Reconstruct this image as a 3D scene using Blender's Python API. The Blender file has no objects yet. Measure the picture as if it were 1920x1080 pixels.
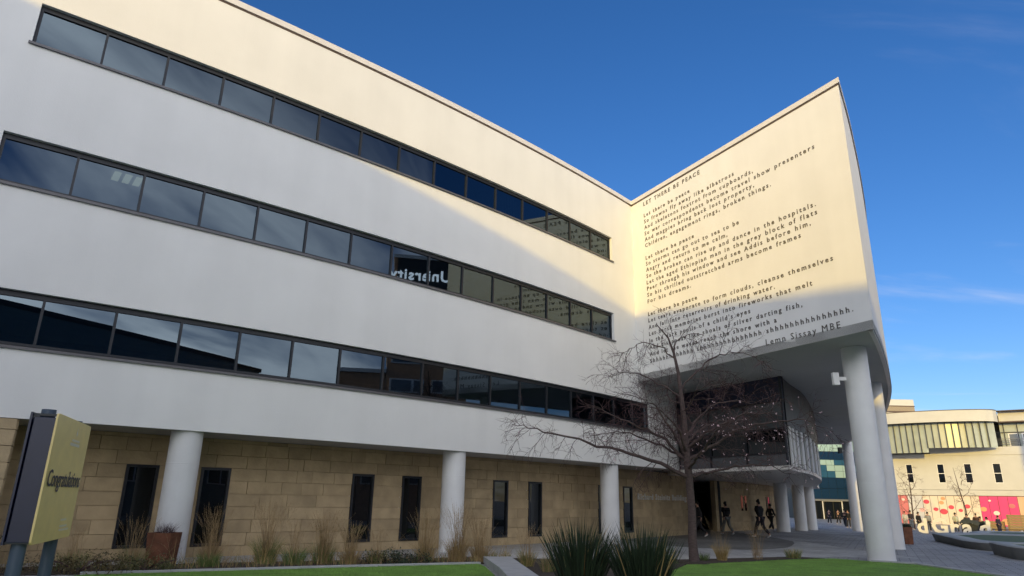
import bpy, bmesh, math, random
from mathutils import Vector, Matrix
R = math.radians
random.seed(7)
SC = bpy.context.scene
COL = SC.collection

# ------------------------------------------------------------------ camera
cam_d = bpy.data.cameras.new('camera'); cam = bpy.data.objects.new('camera', cam_d); COL.objects.link(cam)
cam_d.sensor_width = 36.0; cam_d.lens = 36.0 * 1258.41 / 1920.0
cam_d.clip_start = 0.1; cam_d.clip_end = 3000
PITCH, ROLL = R(17.488), R(1.1298)
Fv = Vector((0, math.cos(PITCH), math.sin(PITCH)))
R0 = Vector((1, 0, 0)); U0 = Vector((0, -math.sin(PITCH), math.cos(PITCH)))
Rv = R0 * math.cos(ROLL) + U0 * math.sin(ROLL); Uv = -R0 * math.sin(ROLL) + U0 * math.cos(ROLL)
m = Matrix((Rv, Uv, -Fv)).transposed().to_4x4(); m.translation = Vector((0, 0, 2.2))
cam.matrix_world = m
SC.camera = cam

# ------------------------------------------------------------------ light
SUN_EL, SUN_AZ = R(10.0), math.atan2(-0.9384, -0.3455)      # azimuth measured from +X
TOSUN = Vector((math.cos(SUN_EL) * math.cos(SUN_AZ), math.cos(SUN_EL) * math.sin(SUN_AZ), math.sin(SUN_EL)))
sl = bpy.data.lights.new('sun', 'SUN'); sl.energy = 2.0; sl.angle = R(0.5); sl.color = (1.0, 0.67, 0.12)
so = bpy.data.objects.new('sun', sl); COL.objects.link(so)
so.rotation_mode = 'QUATERNION'; so.rotation_quaternion = TOSUN.to_track_quat('Z', 'Y'); so.location = (-20, -60, 60)

W = bpy.data.worlds.new('World'); SC.world = W; W.use_nodes = True
nt = W.node_tree; nt.nodes.clear()
def N(t, **k):
    n = nt.nodes.new(t)
    for a, b in k.items(): setattr(n, a, b)
    return n
out = N('ShaderNodeOutputWorld'); bg = N('ShaderNodeBackground'); bg.inputs['Strength'].default_value = 0.15
sky = N('ShaderNodeTexSky', sky_type='NISHITA'); sky.sun_disc = False; sky.sun_elevation = SUN_EL
sky.sun_rotation = math.pi / 2 - SUN_AZ; sky.air_density = 1.0; sky.dust_density = 0.15; sky.ozone_density = 3.0
hs = N('ShaderNodeHueSaturation'); hs.inputs['Saturation'].default_value = 1.17; hs.inputs['Value'].default_value = 0.85
tint = N('ShaderNodeMix', data_type='RGBA', blend_type='MULTIPLY'); tint.inputs['Factor'].default_value = 1; tint.inputs['B'].default_value = (.86, .82, .99, 1)
nt.links.new(sky.outputs[0], tint.inputs['A']); nt.links.new(tint.outputs['Result'], hs.inputs['Color'])
tc = N('ShaderNodeTexCoord'); sep = N('ShaderNodeSeparateXYZ'); nt.links.new(tc.outputs['Generated'], sep.inputs[0])
# project the view direction on a cloud layer high above
addz = N('ShaderNodeMath', operation='ADD'); addz.inputs[1].default_value = 0.10; nt.links.new(sep.outputs['Z'], addz.inputs[0])
mxz = N('ShaderNodeMath', operation='MAXIMUM'); mxz.inputs[1].default_value = 0.04; nt.links.new(addz.outputs[0], mxz.inputs[0])
dx = N('ShaderNodeMath', operation='DIVIDE'); dy = N('ShaderNodeMath', operation='DIVIDE')
nt.links.new(sep.outputs['X'], dx.inputs[0]); nt.links.new(mxz.outputs[0], dx.inputs[1])
nt.links.new(sep.outputs['Y'], dy.inputs[0]); nt.links.new(mxz.outputs[0], dy.inputs[1])
cmb = N('ShaderNodeCombineXYZ'); nt.links.new(dx.outputs[0], cmb.inputs[0]); nt.links.new(dy.outputs[0], cmb.inputs[1])
mp = N('ShaderNodeMapping'); mp.inputs['Rotation'].default_value = (0, 0, R(28)); mp.inputs['Scale'].default_value = (0.55, 1.5, 1)
mp.inputs['Location'].default_value = (0.4, 5.2, 0)
nt.links.new(cmb.outputs[0], mp.inputs[0])
cn = N('ShaderNodeTexNoise'); cn.inputs['Scale'].default_value = 1.1; cn.inputs['Detail'].default_value = 7; cn.inputs['Roughness'].default_value = 0.55
cn.inputs['Distortion'].default_value = 0.6
nt.links.new(mp.outputs[0], cn.inputs['Vector'])
# thin wisps to the north, more broken cloud on the sun's side, thickened to add fill
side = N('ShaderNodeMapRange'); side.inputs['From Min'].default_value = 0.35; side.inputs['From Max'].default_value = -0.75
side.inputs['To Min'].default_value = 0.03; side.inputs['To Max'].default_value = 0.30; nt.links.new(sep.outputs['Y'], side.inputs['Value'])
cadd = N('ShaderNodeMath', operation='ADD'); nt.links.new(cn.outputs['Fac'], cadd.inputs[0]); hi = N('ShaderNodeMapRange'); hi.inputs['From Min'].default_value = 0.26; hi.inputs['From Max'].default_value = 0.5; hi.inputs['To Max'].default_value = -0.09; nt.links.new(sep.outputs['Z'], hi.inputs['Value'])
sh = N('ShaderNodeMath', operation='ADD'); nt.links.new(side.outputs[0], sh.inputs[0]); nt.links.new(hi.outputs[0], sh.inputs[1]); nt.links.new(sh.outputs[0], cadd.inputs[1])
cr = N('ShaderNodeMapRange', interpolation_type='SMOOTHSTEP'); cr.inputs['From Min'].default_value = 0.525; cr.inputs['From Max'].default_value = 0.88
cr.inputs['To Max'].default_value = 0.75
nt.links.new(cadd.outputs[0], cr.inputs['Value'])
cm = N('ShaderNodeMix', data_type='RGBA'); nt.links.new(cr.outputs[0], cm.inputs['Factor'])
nt.links.new(hs.outputs[0], cm.inputs['A']); cc_ = N('ShaderNodeMix', data_type='RGBA'); cc_.inputs['A'].default_value = (3.9, 3.9, 4.4, 1); cc_.inputs['B'].default_value = (21, 20.4, 19.4, 1)  # out-of-view sun-side cloud brightened as added fill for the shaded walls
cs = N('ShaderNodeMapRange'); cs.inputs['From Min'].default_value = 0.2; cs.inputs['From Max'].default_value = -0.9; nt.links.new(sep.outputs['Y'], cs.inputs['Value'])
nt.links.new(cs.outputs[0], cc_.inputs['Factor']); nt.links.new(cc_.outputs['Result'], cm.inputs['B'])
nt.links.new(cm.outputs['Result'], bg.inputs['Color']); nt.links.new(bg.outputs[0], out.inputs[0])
vs = SC.view_settings; vs.view_transform = 'Standard'; vs.look = 'None'; vs.gamma = 1; vs.exposure = 0.53; vs.use_curve_mapping = False

# ------------------------------------------------------------------ materials
def mat(name, col, rough=0.6, metal=0.0, vary=0.0, nscale=3.0, bump=0.0, bscale=40.0, objrand=0.0, spec=0.5, stain=0.0, coord='Object', island=0.0, stretch=(1, 1, 1)):
    M = bpy.data.materials.new(name); M.use_nodes = True; t = M.node_tree; b = t.nodes['Principled BSDF']
    b.inputs['Roughness'].default_value = rough; b.inputs['Metallic'].default_value = metal; b.inputs['Specular IOR Level'].default_value = spec
    L = t.links.new
    tcn = t.nodes.new('ShaderNodeTexCoord'); mpn = t.nodes.new('ShaderNodeMapping'); mpn.inputs['Scale'].default_value = stretch
    if coord == 'World':
        g = t.nodes.new('ShaderNodeNewGeometry'); L(g.outputs['Position'], mpn.inputs[0])
    else: L(tcn.outputs['Object'], mpn.inputs[0])
    c = t.nodes.new('ShaderNodeRGB'); c.outputs[0].default_value = (*col, 1); cur = c.outputs[0]
    def scale_by(src, lo, hi, fmin=0.3, fmax=0.7):
        nonlocal cur
        mr = t.nodes.new('ShaderNodeMapRange'); mr.inputs['From Min'].default_value = fmin; mr.inputs['From Max'].default_value = fmax
        mr.inputs['To Min'].default_value = lo; mr.inputs['To Max'].default_value = hi; L(src, mr.inputs['Value'])
        vm = t.nodes.new('ShaderNodeVectorMath'); vm.operation = 'SCALE'; L(cur, vm.inputs[0]); L(mr.outputs[0], vm.inputs['Scale']); cur = vm.outputs[0]
    if vary:
        n = t.nodes.new('ShaderNodeTexNoise'); n.inputs['Scale'].default_value = nscale; n.inputs['Detail'].default_value = 6; L(mpn.outputs[0], n.inputs['Vector'])
        scale_by(n.outputs['Fac'], 1 - vary, 1 + vary)
    if stain:
        m2 = t.nodes.new('ShaderNodeMapping'); m2.inputs['Scale'].default_value = (1.2, 1.2, 0.10); L(mpn.outputs[0], m2.inputs[0])
        n = t.nodes.new('ShaderNodeTexNoise'); n.inputs['Scale'].default_value = 1.0; n.inputs['Detail'].default_value = 5; L(m2.outputs[0], n.inputs['Vector'])
        scale_by(n.outputs['Fac'], 1 - stain, 1.0, 0.35, 0.6)
    if objrand:
        oi = t.nodes.new('ShaderNodeObjectInfo'); scale_by(oi.outputs['Random'], 1 - objrand, 1 + objrand, 0, 1)
    if island:
        g2 = t.nodes.new('ShaderNodeNewGeometry'); scale_by(g2.outputs['Random Per Island'], 1 - island, 1 + island, 0, 1)
    L(cur, b.inputs['Base Color'])
    if bump:
        n = t.nodes.new('ShaderNodeTexNoise'); n.inputs['Scale'].default_value = bscale; n.inputs['Detail'].default_value = 4; L(mpn.outputs[0], n.inputs['Vector'])
        bp = t.nodes.new('ShaderNodeBump'); bp.inputs['Strength'].default_value = bump; bp.inputs['Distance'].default_value = 0.02
        L(n.outputs['Fac'], bp.inputs['Height']); L(bp.outputs[0], b.inputs['Normal'])
    return M

def glass(name, tint=(.30, .36, .38), refl=(.85, .9, .95), ior=1.9, wob=0.003, base=None):
    """coated window glass: Fresnel mix of a sharp reflection and a tinted see-through"""
    M = bpy.data.materials.new(name); M.use_nodes = True; t = M.node_tree; t.nodes.clear(); L = t.links.new
    o = t.nodes.new('ShaderNodeOutputMaterial'); mx = t.nodes.new('ShaderNodeMixShader'); fr = t.nodes.new('ShaderNodeFresnel')
    fr.inputs['IOR'].default_value = ior
    gl = t.nodes.new('ShaderNodeBsdfGlossy'); gl.inputs['Roughness'].default_value = 0.0; gl.inputs['Color'].default_value = (*refl, 1)
    if base is None:
        tr = t.nodes.new('ShaderNodeBsdfTransparent'); tr.inputs['Color'].default_value = (*tint, 1)
    else:
        tr = t.nodes.new('ShaderNodeBsdfDiffuse'); tr.inputs['Color'].default_value = (*base, 1)
    tcn = t.nodes.new('ShaderNodeNewGeometry'); n = t.nodes.new('ShaderNodeTexNoise'); n.inputs['Scale'].default_value = 0.55; n.inputs['Detail'].default_value = 1
    L(tcn.outputs['Position'], n.inputs['Vector']); bp = t.nodes.new('ShaderNodeBump'); bp.inputs['Strength'].default_value = 1.0; bp.inputs['Distance'].default_value = wob
    L(n.outputs['Fac'], bp.inputs['Height']); L(bp.outputs[0], gl.inputs['Normal'])
    L(fr.outputs[0], mx.inputs[0]); L(tr.outputs[0], mx.inputs[1]); L(gl.outputs[0], mx.inputs[2]); L(mx.outputs[0], o.inputs[0])
    return M

def emis(name, col, s):
    M = bpy.data.materials.new(name); M.use_nodes = True; b = M.node_tree.nodes['Principled BSDF']
    b.inputs['Emission Color'].default_value = (*col, 1); b.inputs['Emission Strength'].default_value = s; b.inputs['Base Color'].default_value = (*col, 1); return M

M = {}
M['render'] = mat('white_render', (.79, .785, .76), .85, vary=.03, nscale=.7, bump=.14, bscale=30, stain=.035, coord='World')
M['render2'] = mat('campus_render', (.57, .565, .52), .85, vary=.04, nscale=.8, bump=.2, bscale=30, coord='World')
M['coping'] = mat('coping_metal', (.72, .69, .66), .45, vary=.05)
M['seal'] = mat('brown_joint', (.10, .07, .06), .7)
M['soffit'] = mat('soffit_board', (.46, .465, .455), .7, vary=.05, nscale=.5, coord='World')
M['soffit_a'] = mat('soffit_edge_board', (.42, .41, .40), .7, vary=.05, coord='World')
M['frame'] = mat('dark_frame', (.022, .024, .030), .4, metal=.3, vary=.1)
M['sill'] = mat('grey_sill', (.13, .125, .13), .45, metal=.4, vary=.1)
M['glass'] = glass('office_glass', tint=(.09, .14, .17), refl=(.60, .78, .96), ior=2.05, wob=.00025)
M['glass_dark'] = glass('dark_glass', base=(.006, .008, .01), ior=1.6)
M['glass_pale'] = glass('blind_glass', base=(.10, .11, .115), ior=1.5)
M['interior'] = mat('interior_plaster', (.34, .36, .36), .9, vary=.1)
M['ceiling'] = mat('ceiling_tile', (.5, .53, .52), .9, vary=.05)
M['carpet'] = mat('carpet', (.10, .11, .12), .95)
M['troffer'] = emis('ceiling_lamp', (1.0, .80, .52), .7)
M['stone'] = mat('sandstone', (.45, .34, .20), .9, vary=.14, nscale=2.2, bump=.5, bscale=9, objrand=.12, island=.10, coord='World')
M['mortar'] = mat('mortar', (.46, .34, .20), .95, vary=.1)
M['column'] = mat('painted_column', (.76, .76, .75), .6, vary=.05, nscale=1.6, bump=.15, bscale=14, stain=.10, coord='World')
M['navy'] = mat('navy_panel', (.008, .014, .045), .35, vary=.1)
M['darkpanel'] = mat('charcoal_panel', (.035, .04, .043), .5, vary=.1)
M['greypanel'] = mat('slate_grey_panel', (.10, .105, .115), .6, vary=.1)
M['letter'] = mat('letter_dark', (.085, .075, .065), .6)
M['letter_m'] = mat('letter_steel', (.62, .60, .55), .4, metal=.3)
M['gold'] = mat('gold_panel', (.86, .68, .27), .42, metal=.0, vary=.05, nscale=4)
M['white'] = mat('white_paint', (.78, .78, .76), .5, vary=.03)
M['bark'] = mat('cherry_bark', (.085, .058, .052), .85, vary=.3, nscale=9, bump=.8, bscale=18, stretch=(1, 1, 3))
M['twig'] = mat('cherry_twig', (.085, .045, .045), .8, vary=.2)
M['blossom'] = mat('blossom', (.80, .62, .64), .7, vary=.1)
M['rust'] = mat('corten', (.16, .062, .032), .85, vary=.35, nscale=5, bump=.2)
M['soil'] = mat('bark_mulch', (.055, .040, .028), 1, vary=.4, nscale=12, bump=1, bscale=25)
M['kerb'] = mat('pale_kerb', (.42, .42, .41), .8, vary=.1, nscale=3, bump=.2)
M['bench'] = mat('cast_concrete', (.17, .175, .17), .8, vary=.15, nscale=2, bump=.15)
M['bencht'] = mat('pale_cast_rim', (.34, .35, .34), .7, vary=.1, nscale=2)
M['turf'] = mat('green_turf', (.10, .145, .085), .95, vary=.2, nscale=9, bump=.4)
M['timber'] = mat('oiled_timber', (.30, .22, .11), .7, vary=.2, nscale=4, stretch=(1, 1, 8))
M['metal'] = mat('galvanised', (.36, .37, .38), .4, metal=.7)
M['skin'] = mat('skin', (.42, .25, .18), .6)

def leafmat(name, col, v=.3):
    return mat(name, col, .65, vary=.2, nscale=3, island=v)
M['blade_g'] = leafmat('grass_blade_green', (.13, .19, .05)); M['blade_y'] = leafmat('grass_blade_straw', (.42, .30, .12))
M['blade_d'] = leafmat('strap_leaf_dark', (.022, .042, .016), .4); M['blade_b'] = leafmat('feather_stem', (.34, .23, .11))
M['shrub'] = leafmat('shrub_leaf', (.038, .055, .028), .4)

# lawn
def lawn_mat():
    M_ = mat('lawn', (.17, .32, .045), .95, vary=.22, nscale=1.7, bump=.9, bscale=90, coord='World', stain=.12); return M_
M['lawn'] = lawn_mat()
M['lawnblade'] = leafmat('lawn_blade', (.17, .33, .05), .35)

def paving_mat(name, c1, c2, bw, bh, rot=0.0, mort=(.05, .05, .05)):
    P = bpy.data.materials.new(name); P.use_nodes = True; t = P.node_tree; b = t.nodes['Principled BSDF']; L = t.links.new
    g = t.nodes.new('ShaderNodeNewGeometry'); mp_ = t.nodes.new('ShaderNodeMapping'); mp_.inputs['Rotation'].default_value = (0, 0, rot); L(g.outputs['Position'], mp_.inputs[0])
    br = t.nodes.new('ShaderNodeTexBrick'); br.inputs['Scale'].default_value = 1; br.inputs['Brick Width'].default_value = bw; br.inputs['Row Height'].default_value = bh
    br.inputs['Mortar Size'].default_value = .012; br.inputs['Color1'].default_value = (*c1, 1); br.inputs['Color2'].default_value = (*c2, 1); br.inputs['Mortar'].default_value = (*mort, 1)
    br.inputs['Bias'].default_value = 0.0
    L(mp_.outputs[0], br.inputs['Vector'])
    n = t.nodes.new('ShaderNodeTexNoise'); n.inputs['Scale'].default_value = .35; n.inputs['Detail'].default_value = 8; L(mp_.outputs[0], n.inputs['Vector'])
    mr = t.nodes.new('ShaderNodeMapRange'); mr.inputs['From Min'].default_value = .3; mr.inputs['From Max'].default_value = .7; mr.inputs['To Min'].default_value = .72; mr.inputs['To Max'].default_value = 1.25
    L(n.outputs['Fac'], mr.inputs['Value']); vm = t.nodes.new('ShaderNodeVectorMath'); vm.operation = 'SCALE'; L(br.outputs['Color'], vm.inputs[0]); L(mr.outputs[0], vm.inputs['Scale'])
    L(vm.outputs[0], b.inputs['Base Color']); b.inputs['Roughness'].default_value = .75
    bp = t.nodes.new('ShaderNodeBump'); bp.inputs['Strength'].default_value = .6; bp.inputs['Distance'].default_value = .01; bp.invert = True; L(br.outputs['Fac'], bp.inputs['Height']); L(bp.outputs[0], b.inputs['Normal'])
    return P
M['paving'] = paving_mat('paving_setts', (.29, .285, .275), (.38, .37, .36), .6, .2, R(28))
M['paving_l'] = paving_mat('paving_flags', (.40, .39, .37), (.48, .47, .45), .6, .3, R(-42), (.10, .10, .09))
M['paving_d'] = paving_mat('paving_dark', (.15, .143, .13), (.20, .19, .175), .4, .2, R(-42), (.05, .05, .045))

# ------------------------------------------------------------------ helpers
def tag(o, label=None, cat=None, group=None, kind=None):
    if label: o['label'] = label
    if cat: o['category'] = cat
    if group: o['group'] = group
    if kind: o['kind'] = kind
    return o
def empty(name, loc, label, cat, group=None, rz=0.0):
    o = bpy.data.objects.new(name, None); COL.objects.link(o); o.location = loc; o.rotation_euler = (0, 0, rz); o.empty_display_size = .3
    return tag(o, label, cat, group)
class MB:
    def __init__(s): s.v = []; s.f = []; s.mi = []
    def add(s, vs, fs, mi=0):
        b = len(s.v); s.v += [tuple(p) for p in vs]; s.f += [tuple(i + b for i in f) for f in fs]; s.mi += [mi] * len(fs)
    def box(s, c, d, ax=None, mi=0):
        """centre c, full sizes d, axes ax (3 vectors)"""
        ax = ax or (Vector((1, 0, 0)), Vector((0, 1, 0)), Vector((0, 0, 1))); c = Vector(c)
        vs = [c + ax[0] * (d[0] / 2 * i) + ax[1] * (d[1] / 2 * j) + ax[2] * (d[2] / 2 * k) for i in (-1, 1) for j in (-1, 1) for k in (-1, 1)]
        s.add(vs, [(0, 1, 3, 2), (4, 6, 7, 5), (0, 4, 5, 1), (2, 3, 7, 6), (0, 2, 6, 4), (1, 5, 7, 3)], mi)
    def quad(s, a, b, c, d, mi=0): s.add([a, b, c, d], [(0, 1, 2, 3)], mi)
    def seg(s, p, q_, z0, z1, t, mi=0, out=0.0):
        """upright wall slab between plan points p and q_, thickness t to the left side of p->q_ moved by out"""
        p = Vector((p[0], p[1], 0)); q_ = Vector((q_[0], q_[1], 0)); d = (q_ - p).normalized(); n = Vector((-d.y, d.x, 0))
        a, b = p + n * out, q_ + n * out; c_, e = b + n * t, a + n * t
        vs = [Vector((k.x, k.y, z)) for z in (z0, z1) for k in (a, b, c_, e)]
        s.add(vs, [(3, 2, 1, 0), (4, 5, 6, 7), (0, 1, 5, 4), (1, 2, 6, 5), (2, 3, 7, 6), (3, 0, 4, 7)], mi)
    def prism(s, pts, z0, z1, mi=0, top=True):
        n = len(pts); vs = [(p[0], p[1], z0) for p in pts] + [(p[0], p[1], z1) for p in pts]
        fs = [(i, (i + 1) % n, n + (i + 1) % n, n + i) for i in range(n)]
        if top: fs += [tuple(range(n, 2 * n)), tuple(reversed(range(n)))]
        s.add(vs, fs, mi)
    def tube(s, pts, rad, n=6, mi=0, cap=False):
        pts = [Vector(p) for p in pts]; k = len(pts)
        if not hasattr(rad, '__len__'): rad = [rad] * k
        base = len(s.v); up = Vector((.13, .27, .95))
        for i, p in enumerate(pts):
            d = (pts[min(i + 1, k - 1)] - pts[max(i - 1, 0)])
            d = d.normalized() if d.length > 1e-9 else Vector((0, 0, 1))
            a = d.cross(up)
            if a.length < .05: a = d.cross(Vector((1, 0, 0)))
            a.normalize(); b = d.cross(a)
            for j in range(n):
                w = 2 * math.pi * j / n; q_ = p + a * (rad[i] * math.cos(w)) + b * (rad[i] * math.sin(w)); s.v.append((q_.x, q_.y, q_.z))
        for i in range(k - 1):
            for j in range(n):
                j2 = (j + 1) % n; s.f.append((base + i * n + j, base + i * n + j2, base + (i + 1) * n + j2, base + (i + 1) * n + j)); s.mi.append(mi)
        if cap:
            s.f.append(tuple(base + j for j in reversed(range(n)))); s.f.append(tuple(base + (k - 1) * n + j for j in range(n))); s.mi += [mi, mi]
    def lathe(s, c, prof, n=32, mi=0):
        """prof: (radius, z) list around vertical axis at c"""
        s.tube([(c[0], c[1], z) for r, z in prof], [r for r, z in prof], n, mi, True)
    def build(s, name, mats, parent=None, smooth=False, bevel=0.0, loc=None, recalc=True):
        me = bpy.data.meshes.new(name)
        v = s.v
        if loc is not None: v = [(a - loc[0], b - loc[1], c - loc[2]) for a, b, c in v]
        me.from_pydata(v, [], s.f)
        mats = mats if isinstance(mats, (list, tuple)) else [mats]
        for mm in mats: me.materials.append(mm)
        if len(mats) > 1: me.polygons.foreach_set('material_index', s.mi)
        if bevel:
            bm = bmesh.new(); bm.from_mesh(me); bmesh.ops.bevel(bm, geom=bm.edges[:] , offset=bevel, segments=2, affect='EDGES', profile=.5, clamp_overlap=True); bm.to_mesh(me); bm.free()
        if recalc:
            bm = bmesh.new(); bm.from_mesh(me); bmesh.ops.recalc_face_normals(bm, faces=bm.faces[:]); bm.to_mesh(me); bm.free()
        if smooth: me.polygons.foreach_set('use_smooth', [True] * len(me.polygons))
        me.update(); o = bpy.data.objects.new(name, me); COL.objects.link(o)
        if parent: o.parent = parent
        elif False: pass
        if loc is not None: o.location = loc
        return o
def put(name, mesh, parent, loc, rz=0.0, sc=(1, 1, 1)):
    o = bpy.data.objects.new(name, mesh); COL.objects.link(o); o.parent = parent; o.location = loc; o.rotation_euler = (0, 0, rz); o.scale = sc; return o
def smooth_auto(o, ang=35):
    me = o.data
    me.polygons.foreach_set('use_smooth', [True] * len(me.polygons))
    try: me.set_sharp_from_angle(angle=R(ang))
    except Exception: pass
    return o
def text_mesh(s, size, extrude=.01, spacing=1.0, bold=0.0):
    cu = bpy.data.curves.new('text_source', 'FONT'); cu.body = s; cu.size = size; cu.extrude = extrude; cu.space_character = spacing; cu.resolution_u = 2; cu.offset = bold * size
    ob = bpy.data.objects.new('text_source', cu); COL.objects.link(ob); dg = bpy.context.evaluated_depsgraph_get(); dg.update()
    me = bpy.data.meshes.new_from_object(ob.evaluated_get(dg)); bpy.data.objects.remove(ob); bpy.data.curves.remove(cu)
    return me
def tbounds(me):
    xs = [v.co.x for v in me.vertices]; ys = [v.co.y for v in me.vertices]; return min(xs), max(xs), min(ys), max(ys)
def place_text(name, s, size, origin, xdir, material, parent=None, width=None, extrude=.01, off=.012, bold=0.0, zdir=Vector((0, 0, 1))):
    sp = 1.0
    if width:
        a = text_mesh(s, size, 0, 1.0, bold); w1 = tbounds(a); b = text_mesh(s, size, 0, 1.3, bold); w2 = tbounds(b); w1 = w1[1] - w1[0]; w2 = w2[1] - w2[0]
        sp = 1 + .3 * (width - w1) / max(w2 - w1, 1e-6); sp = min(max(sp, .93), 1.45)
        bpy.data.meshes.remove(a); bpy.data.meshes.remove(b)
    me = text_mesh(s, size, extrude, sp, bold); x0, x1, y0, y1 = tbounds(me); sx = (width / (x1 - x0)) if width else 1.0
    xd = Vector((xdir[0], xdir[1], xdir[2] if len(xdir) > 2 else 0)).normalized(); nrm = xd.cross(zdir)
    o0 = Vector(origin) + nrm * off
    me.transform(Matrix.Translation((-x0, 0, 0))); me.transform(Matrix.Diagonal((sx, 1, 1, 1)))
    mw = Matrix((xd, zdir, nrm)).transposed().to_4x4(); mw.translation = o0
    me.transform(mw); me.materials.clear(); me.materials.append(material); me.name = name
    o = bpy.data.objects.new(name, me); COL.objects.link(o)
    if parent: o.parent = parent
    return o

# ------------------------------------------------------------------ terrain
def gz(x, y):
    t = min(max((x - 14) / 26, 0), 1); return .55 - .5 * t * t * (3 - 2 * t)
def axis(a, b, c, d, st):
    r = [a]; x = b
    while x <= c: r.append(x); x += st
    return r + [d]
xs = [-900, -300, -120] + [x for x in range(-60, 101, 2)] + [140, 300, 900]; ys = [-900, -300, -140] + [y for y in range(-100, 161, 4)] + [220, 400, 900]
g = MB(); vs = [(x, y, gz(x, y)) for y in ys for x in xs]; nx = len(xs)
g.add(vs, [(j * nx + i, j * nx + i + 1, (j + 1) * nx + i + 1, (j + 1) * nx + i) for j in range(len(ys) - 1) for i in range(nx - 1)])
tag(g.build('ground', M['paving'], smooth=True), 'grey sett paved plaza sloping gently down to the right', kind='structure')

# ------------------------------------------------------------------ main building geometry
CX, CY = 5.8523, 30.589; AA = R(228.6017); KA = -0.0085
def AP(s, o=0.0, z=0.0):
    h = AA + KA * s; x = CX + (math.sin(h) - math.sin(AA)) / KA; y = CY - (math.cos(h) - math.cos(AA)) / KA
    return Vector((x - math.sin(h) * o, y + math.cos(h) * o, z))
def AH(s): return AA + KA * s
ROOF = 16.464
C_ = Vector((CX, CY)); BD = R(-62.8019); LB = 11.7625
bdir = Vector((math.cos(BD), math.sin(BD), 0)); bnor = Vector((math.sin(BD), -math.cos(BD), 0))
E_ = C_ + Vector((bdir.x, bdir.y)) * LB
SB = 7.4461; SA = 3.70

def catmull(P, n=6):
    P = [Vector((p[0], p[1])) for p in P]; o = []
    Q = [P[0] * 2 - P[1]] + P + [P[-1] * 2 - P[-2]]
    for i in range(1, len(Q) - 2):
        for k in range(n):
            t = k / n; a, b, c, d = Q[i - 1], Q[i], Q[i + 1], Q[i + 2]
            o.append(.5 * ((2 * b) + (c - a) * t + (2 * a - 5 * b + 4 * c - d) * t * t + (3 * b - a - 3 * c + d) * t ** 3))
    o.append(P[-1]); return o
curve = catmull([E_, (12.99, 22.92), (15.61, 27.31), (18.26, 32.01), (21.03, 37.47), (23.92, 43.64), (27.1, 52), (29.9, 61.2)], 5)
prow = [C_] + curve + [Vector((27.6, 61.8)), Vector((18, 66)), Vector((2, 58))]

BLD = empty('university_building', AP(8, 0, .5), 'long white rendered campus building with ribbon windows, stone base and overhanging poem wall', 'building')
iv = BLD.matrix_world
def child(o):  # children keep world coordinates although their parent empty stands at the base
    o.parent = BLD; o.matrix_parent_inverse = Matrix.Translation(-Vector(BLD.location)); return o
S_END = 46.0
bands = [(5.2591, 6.55, -0.98, 24.42), (9.0253, 10.2974, 1.86, 24.42), (12.7844, 13.962, 1.86, 24.36)]
# --- facade A
f = MB()
def strip(s0, s1, z0, z1, o=0.0):
    n = max(1, int((s1 - s0) / .75)); 
    for i in range(n):
        a, b = s0 + (s1 - s0) * i / n, s0 + (s1 - s0) * (i + 1) / n
        f.quad(AP(b, o, z0), AP(a, o, z0), AP(a, o, z1), AP(b, o, z1))
SE = -3.45
zl = [(SA, bands[0][0], SE), (bands[0][1], SB, SE), (SB, bands[1][0], 0.0), (bands[1][1], bands[2][0], 0.0), (bands[2][1], ROOF - .26, 0.0)]
for z0, z1, s0 in zl: strip(s0, S_END, z0, z1)
for (z0, z1, s0, s1), se in zip(bands, (SE, 0.0, 0.0)):
    strip(se, s0, z0, z1); strip(s1, S_END, z0, z1)
    RV = .26
    for (s, sg) in ((s0, 1), (s1, -1)): f.quad(AP(s, 0, z0), AP(s, -RV, z0), AP(s, -RV, z1), AP(s, 0, z1))
    n = 16
    for i in range(n):
        a, b = s0 + (s1 - s0) * i / n, s0 + (s1 - s0) * (i + 1) / n
        f.quad(AP(a, 0, z1), AP(b, 0, z1), AP(b, -RV, z1), AP(a, -RV, z1)); f.quad(AP(a, 0, z0), AP(b, 0, z0), AP(b, -RV, z0), AP(a, -RV, z0))
# end return under the overhang
f.quad(AP(SE, 0, SA), AP(SE, -.5, SA), AP(SE, -.5, SB), AP(SE, 0, SB)); f.quad(AP(SE, -.5, SA), AP(SE + 1.5, -.5, SA), AP(SE + 1.5, -.5, SB), AP(SE, -.5, SB))
me_f = f.build('rendered_wall', M['render']); smooth_auto(me_f, 20); child(me_f)
# coping A
def coping(path, name):
    c = MB(); n = len(path)
    def off(i, o):
        dirs = []
        if i > 0: dirs.append((path[i] - path[i - 1]).normalized())
        if i < n - 1: dirs.append((path[i + 1] - path[i]).normalized())
        ns = [Vector((d.y, -d.x)) for d in dirs]; m_ = sum(ns, Vector((0, 0))).normalized(); return path[i] + m_ * (o / max(m_.dot(ns[0]), .45))
    for (o, dep, z0, z1, mi) in ((.05, .4, ROOF - .20, ROOF, 0), (.012, .35, ROOF - .262, ROOF - .20, 1)):
        vs = []
        for i in range(n):
            p, q_ = off(i, o), off(i, -dep); vs += [(p.x, p.y, z0), (p.x, p.y, z1), (q_.x, q_.y, z1), (q_.x, q_.y, z0)]
        fs = [(4 * i + k, 4 * i + (k + 1) % 4, 4 * i + 4 + (k + 1) % 4, 4 * i + 4 + k) for i in range(n - 1) for k in range(4)] + [(0, 1, 2, 3), (4 * n - 4, 4 * n - 1, 4 * n - 2, 4 * n - 3)]
        c.add(vs, fs, mi)
    return child(c.build(name, [M['coping'], M['seal']]))
pa = [Vector(AP(s).xy) for s in [S_END - i * 1.0 for i in range(int(S_END) + 1)]]
coping(pa, 'parapet_coping')
coping([C_] + curve, 'parapet_coping')
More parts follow.
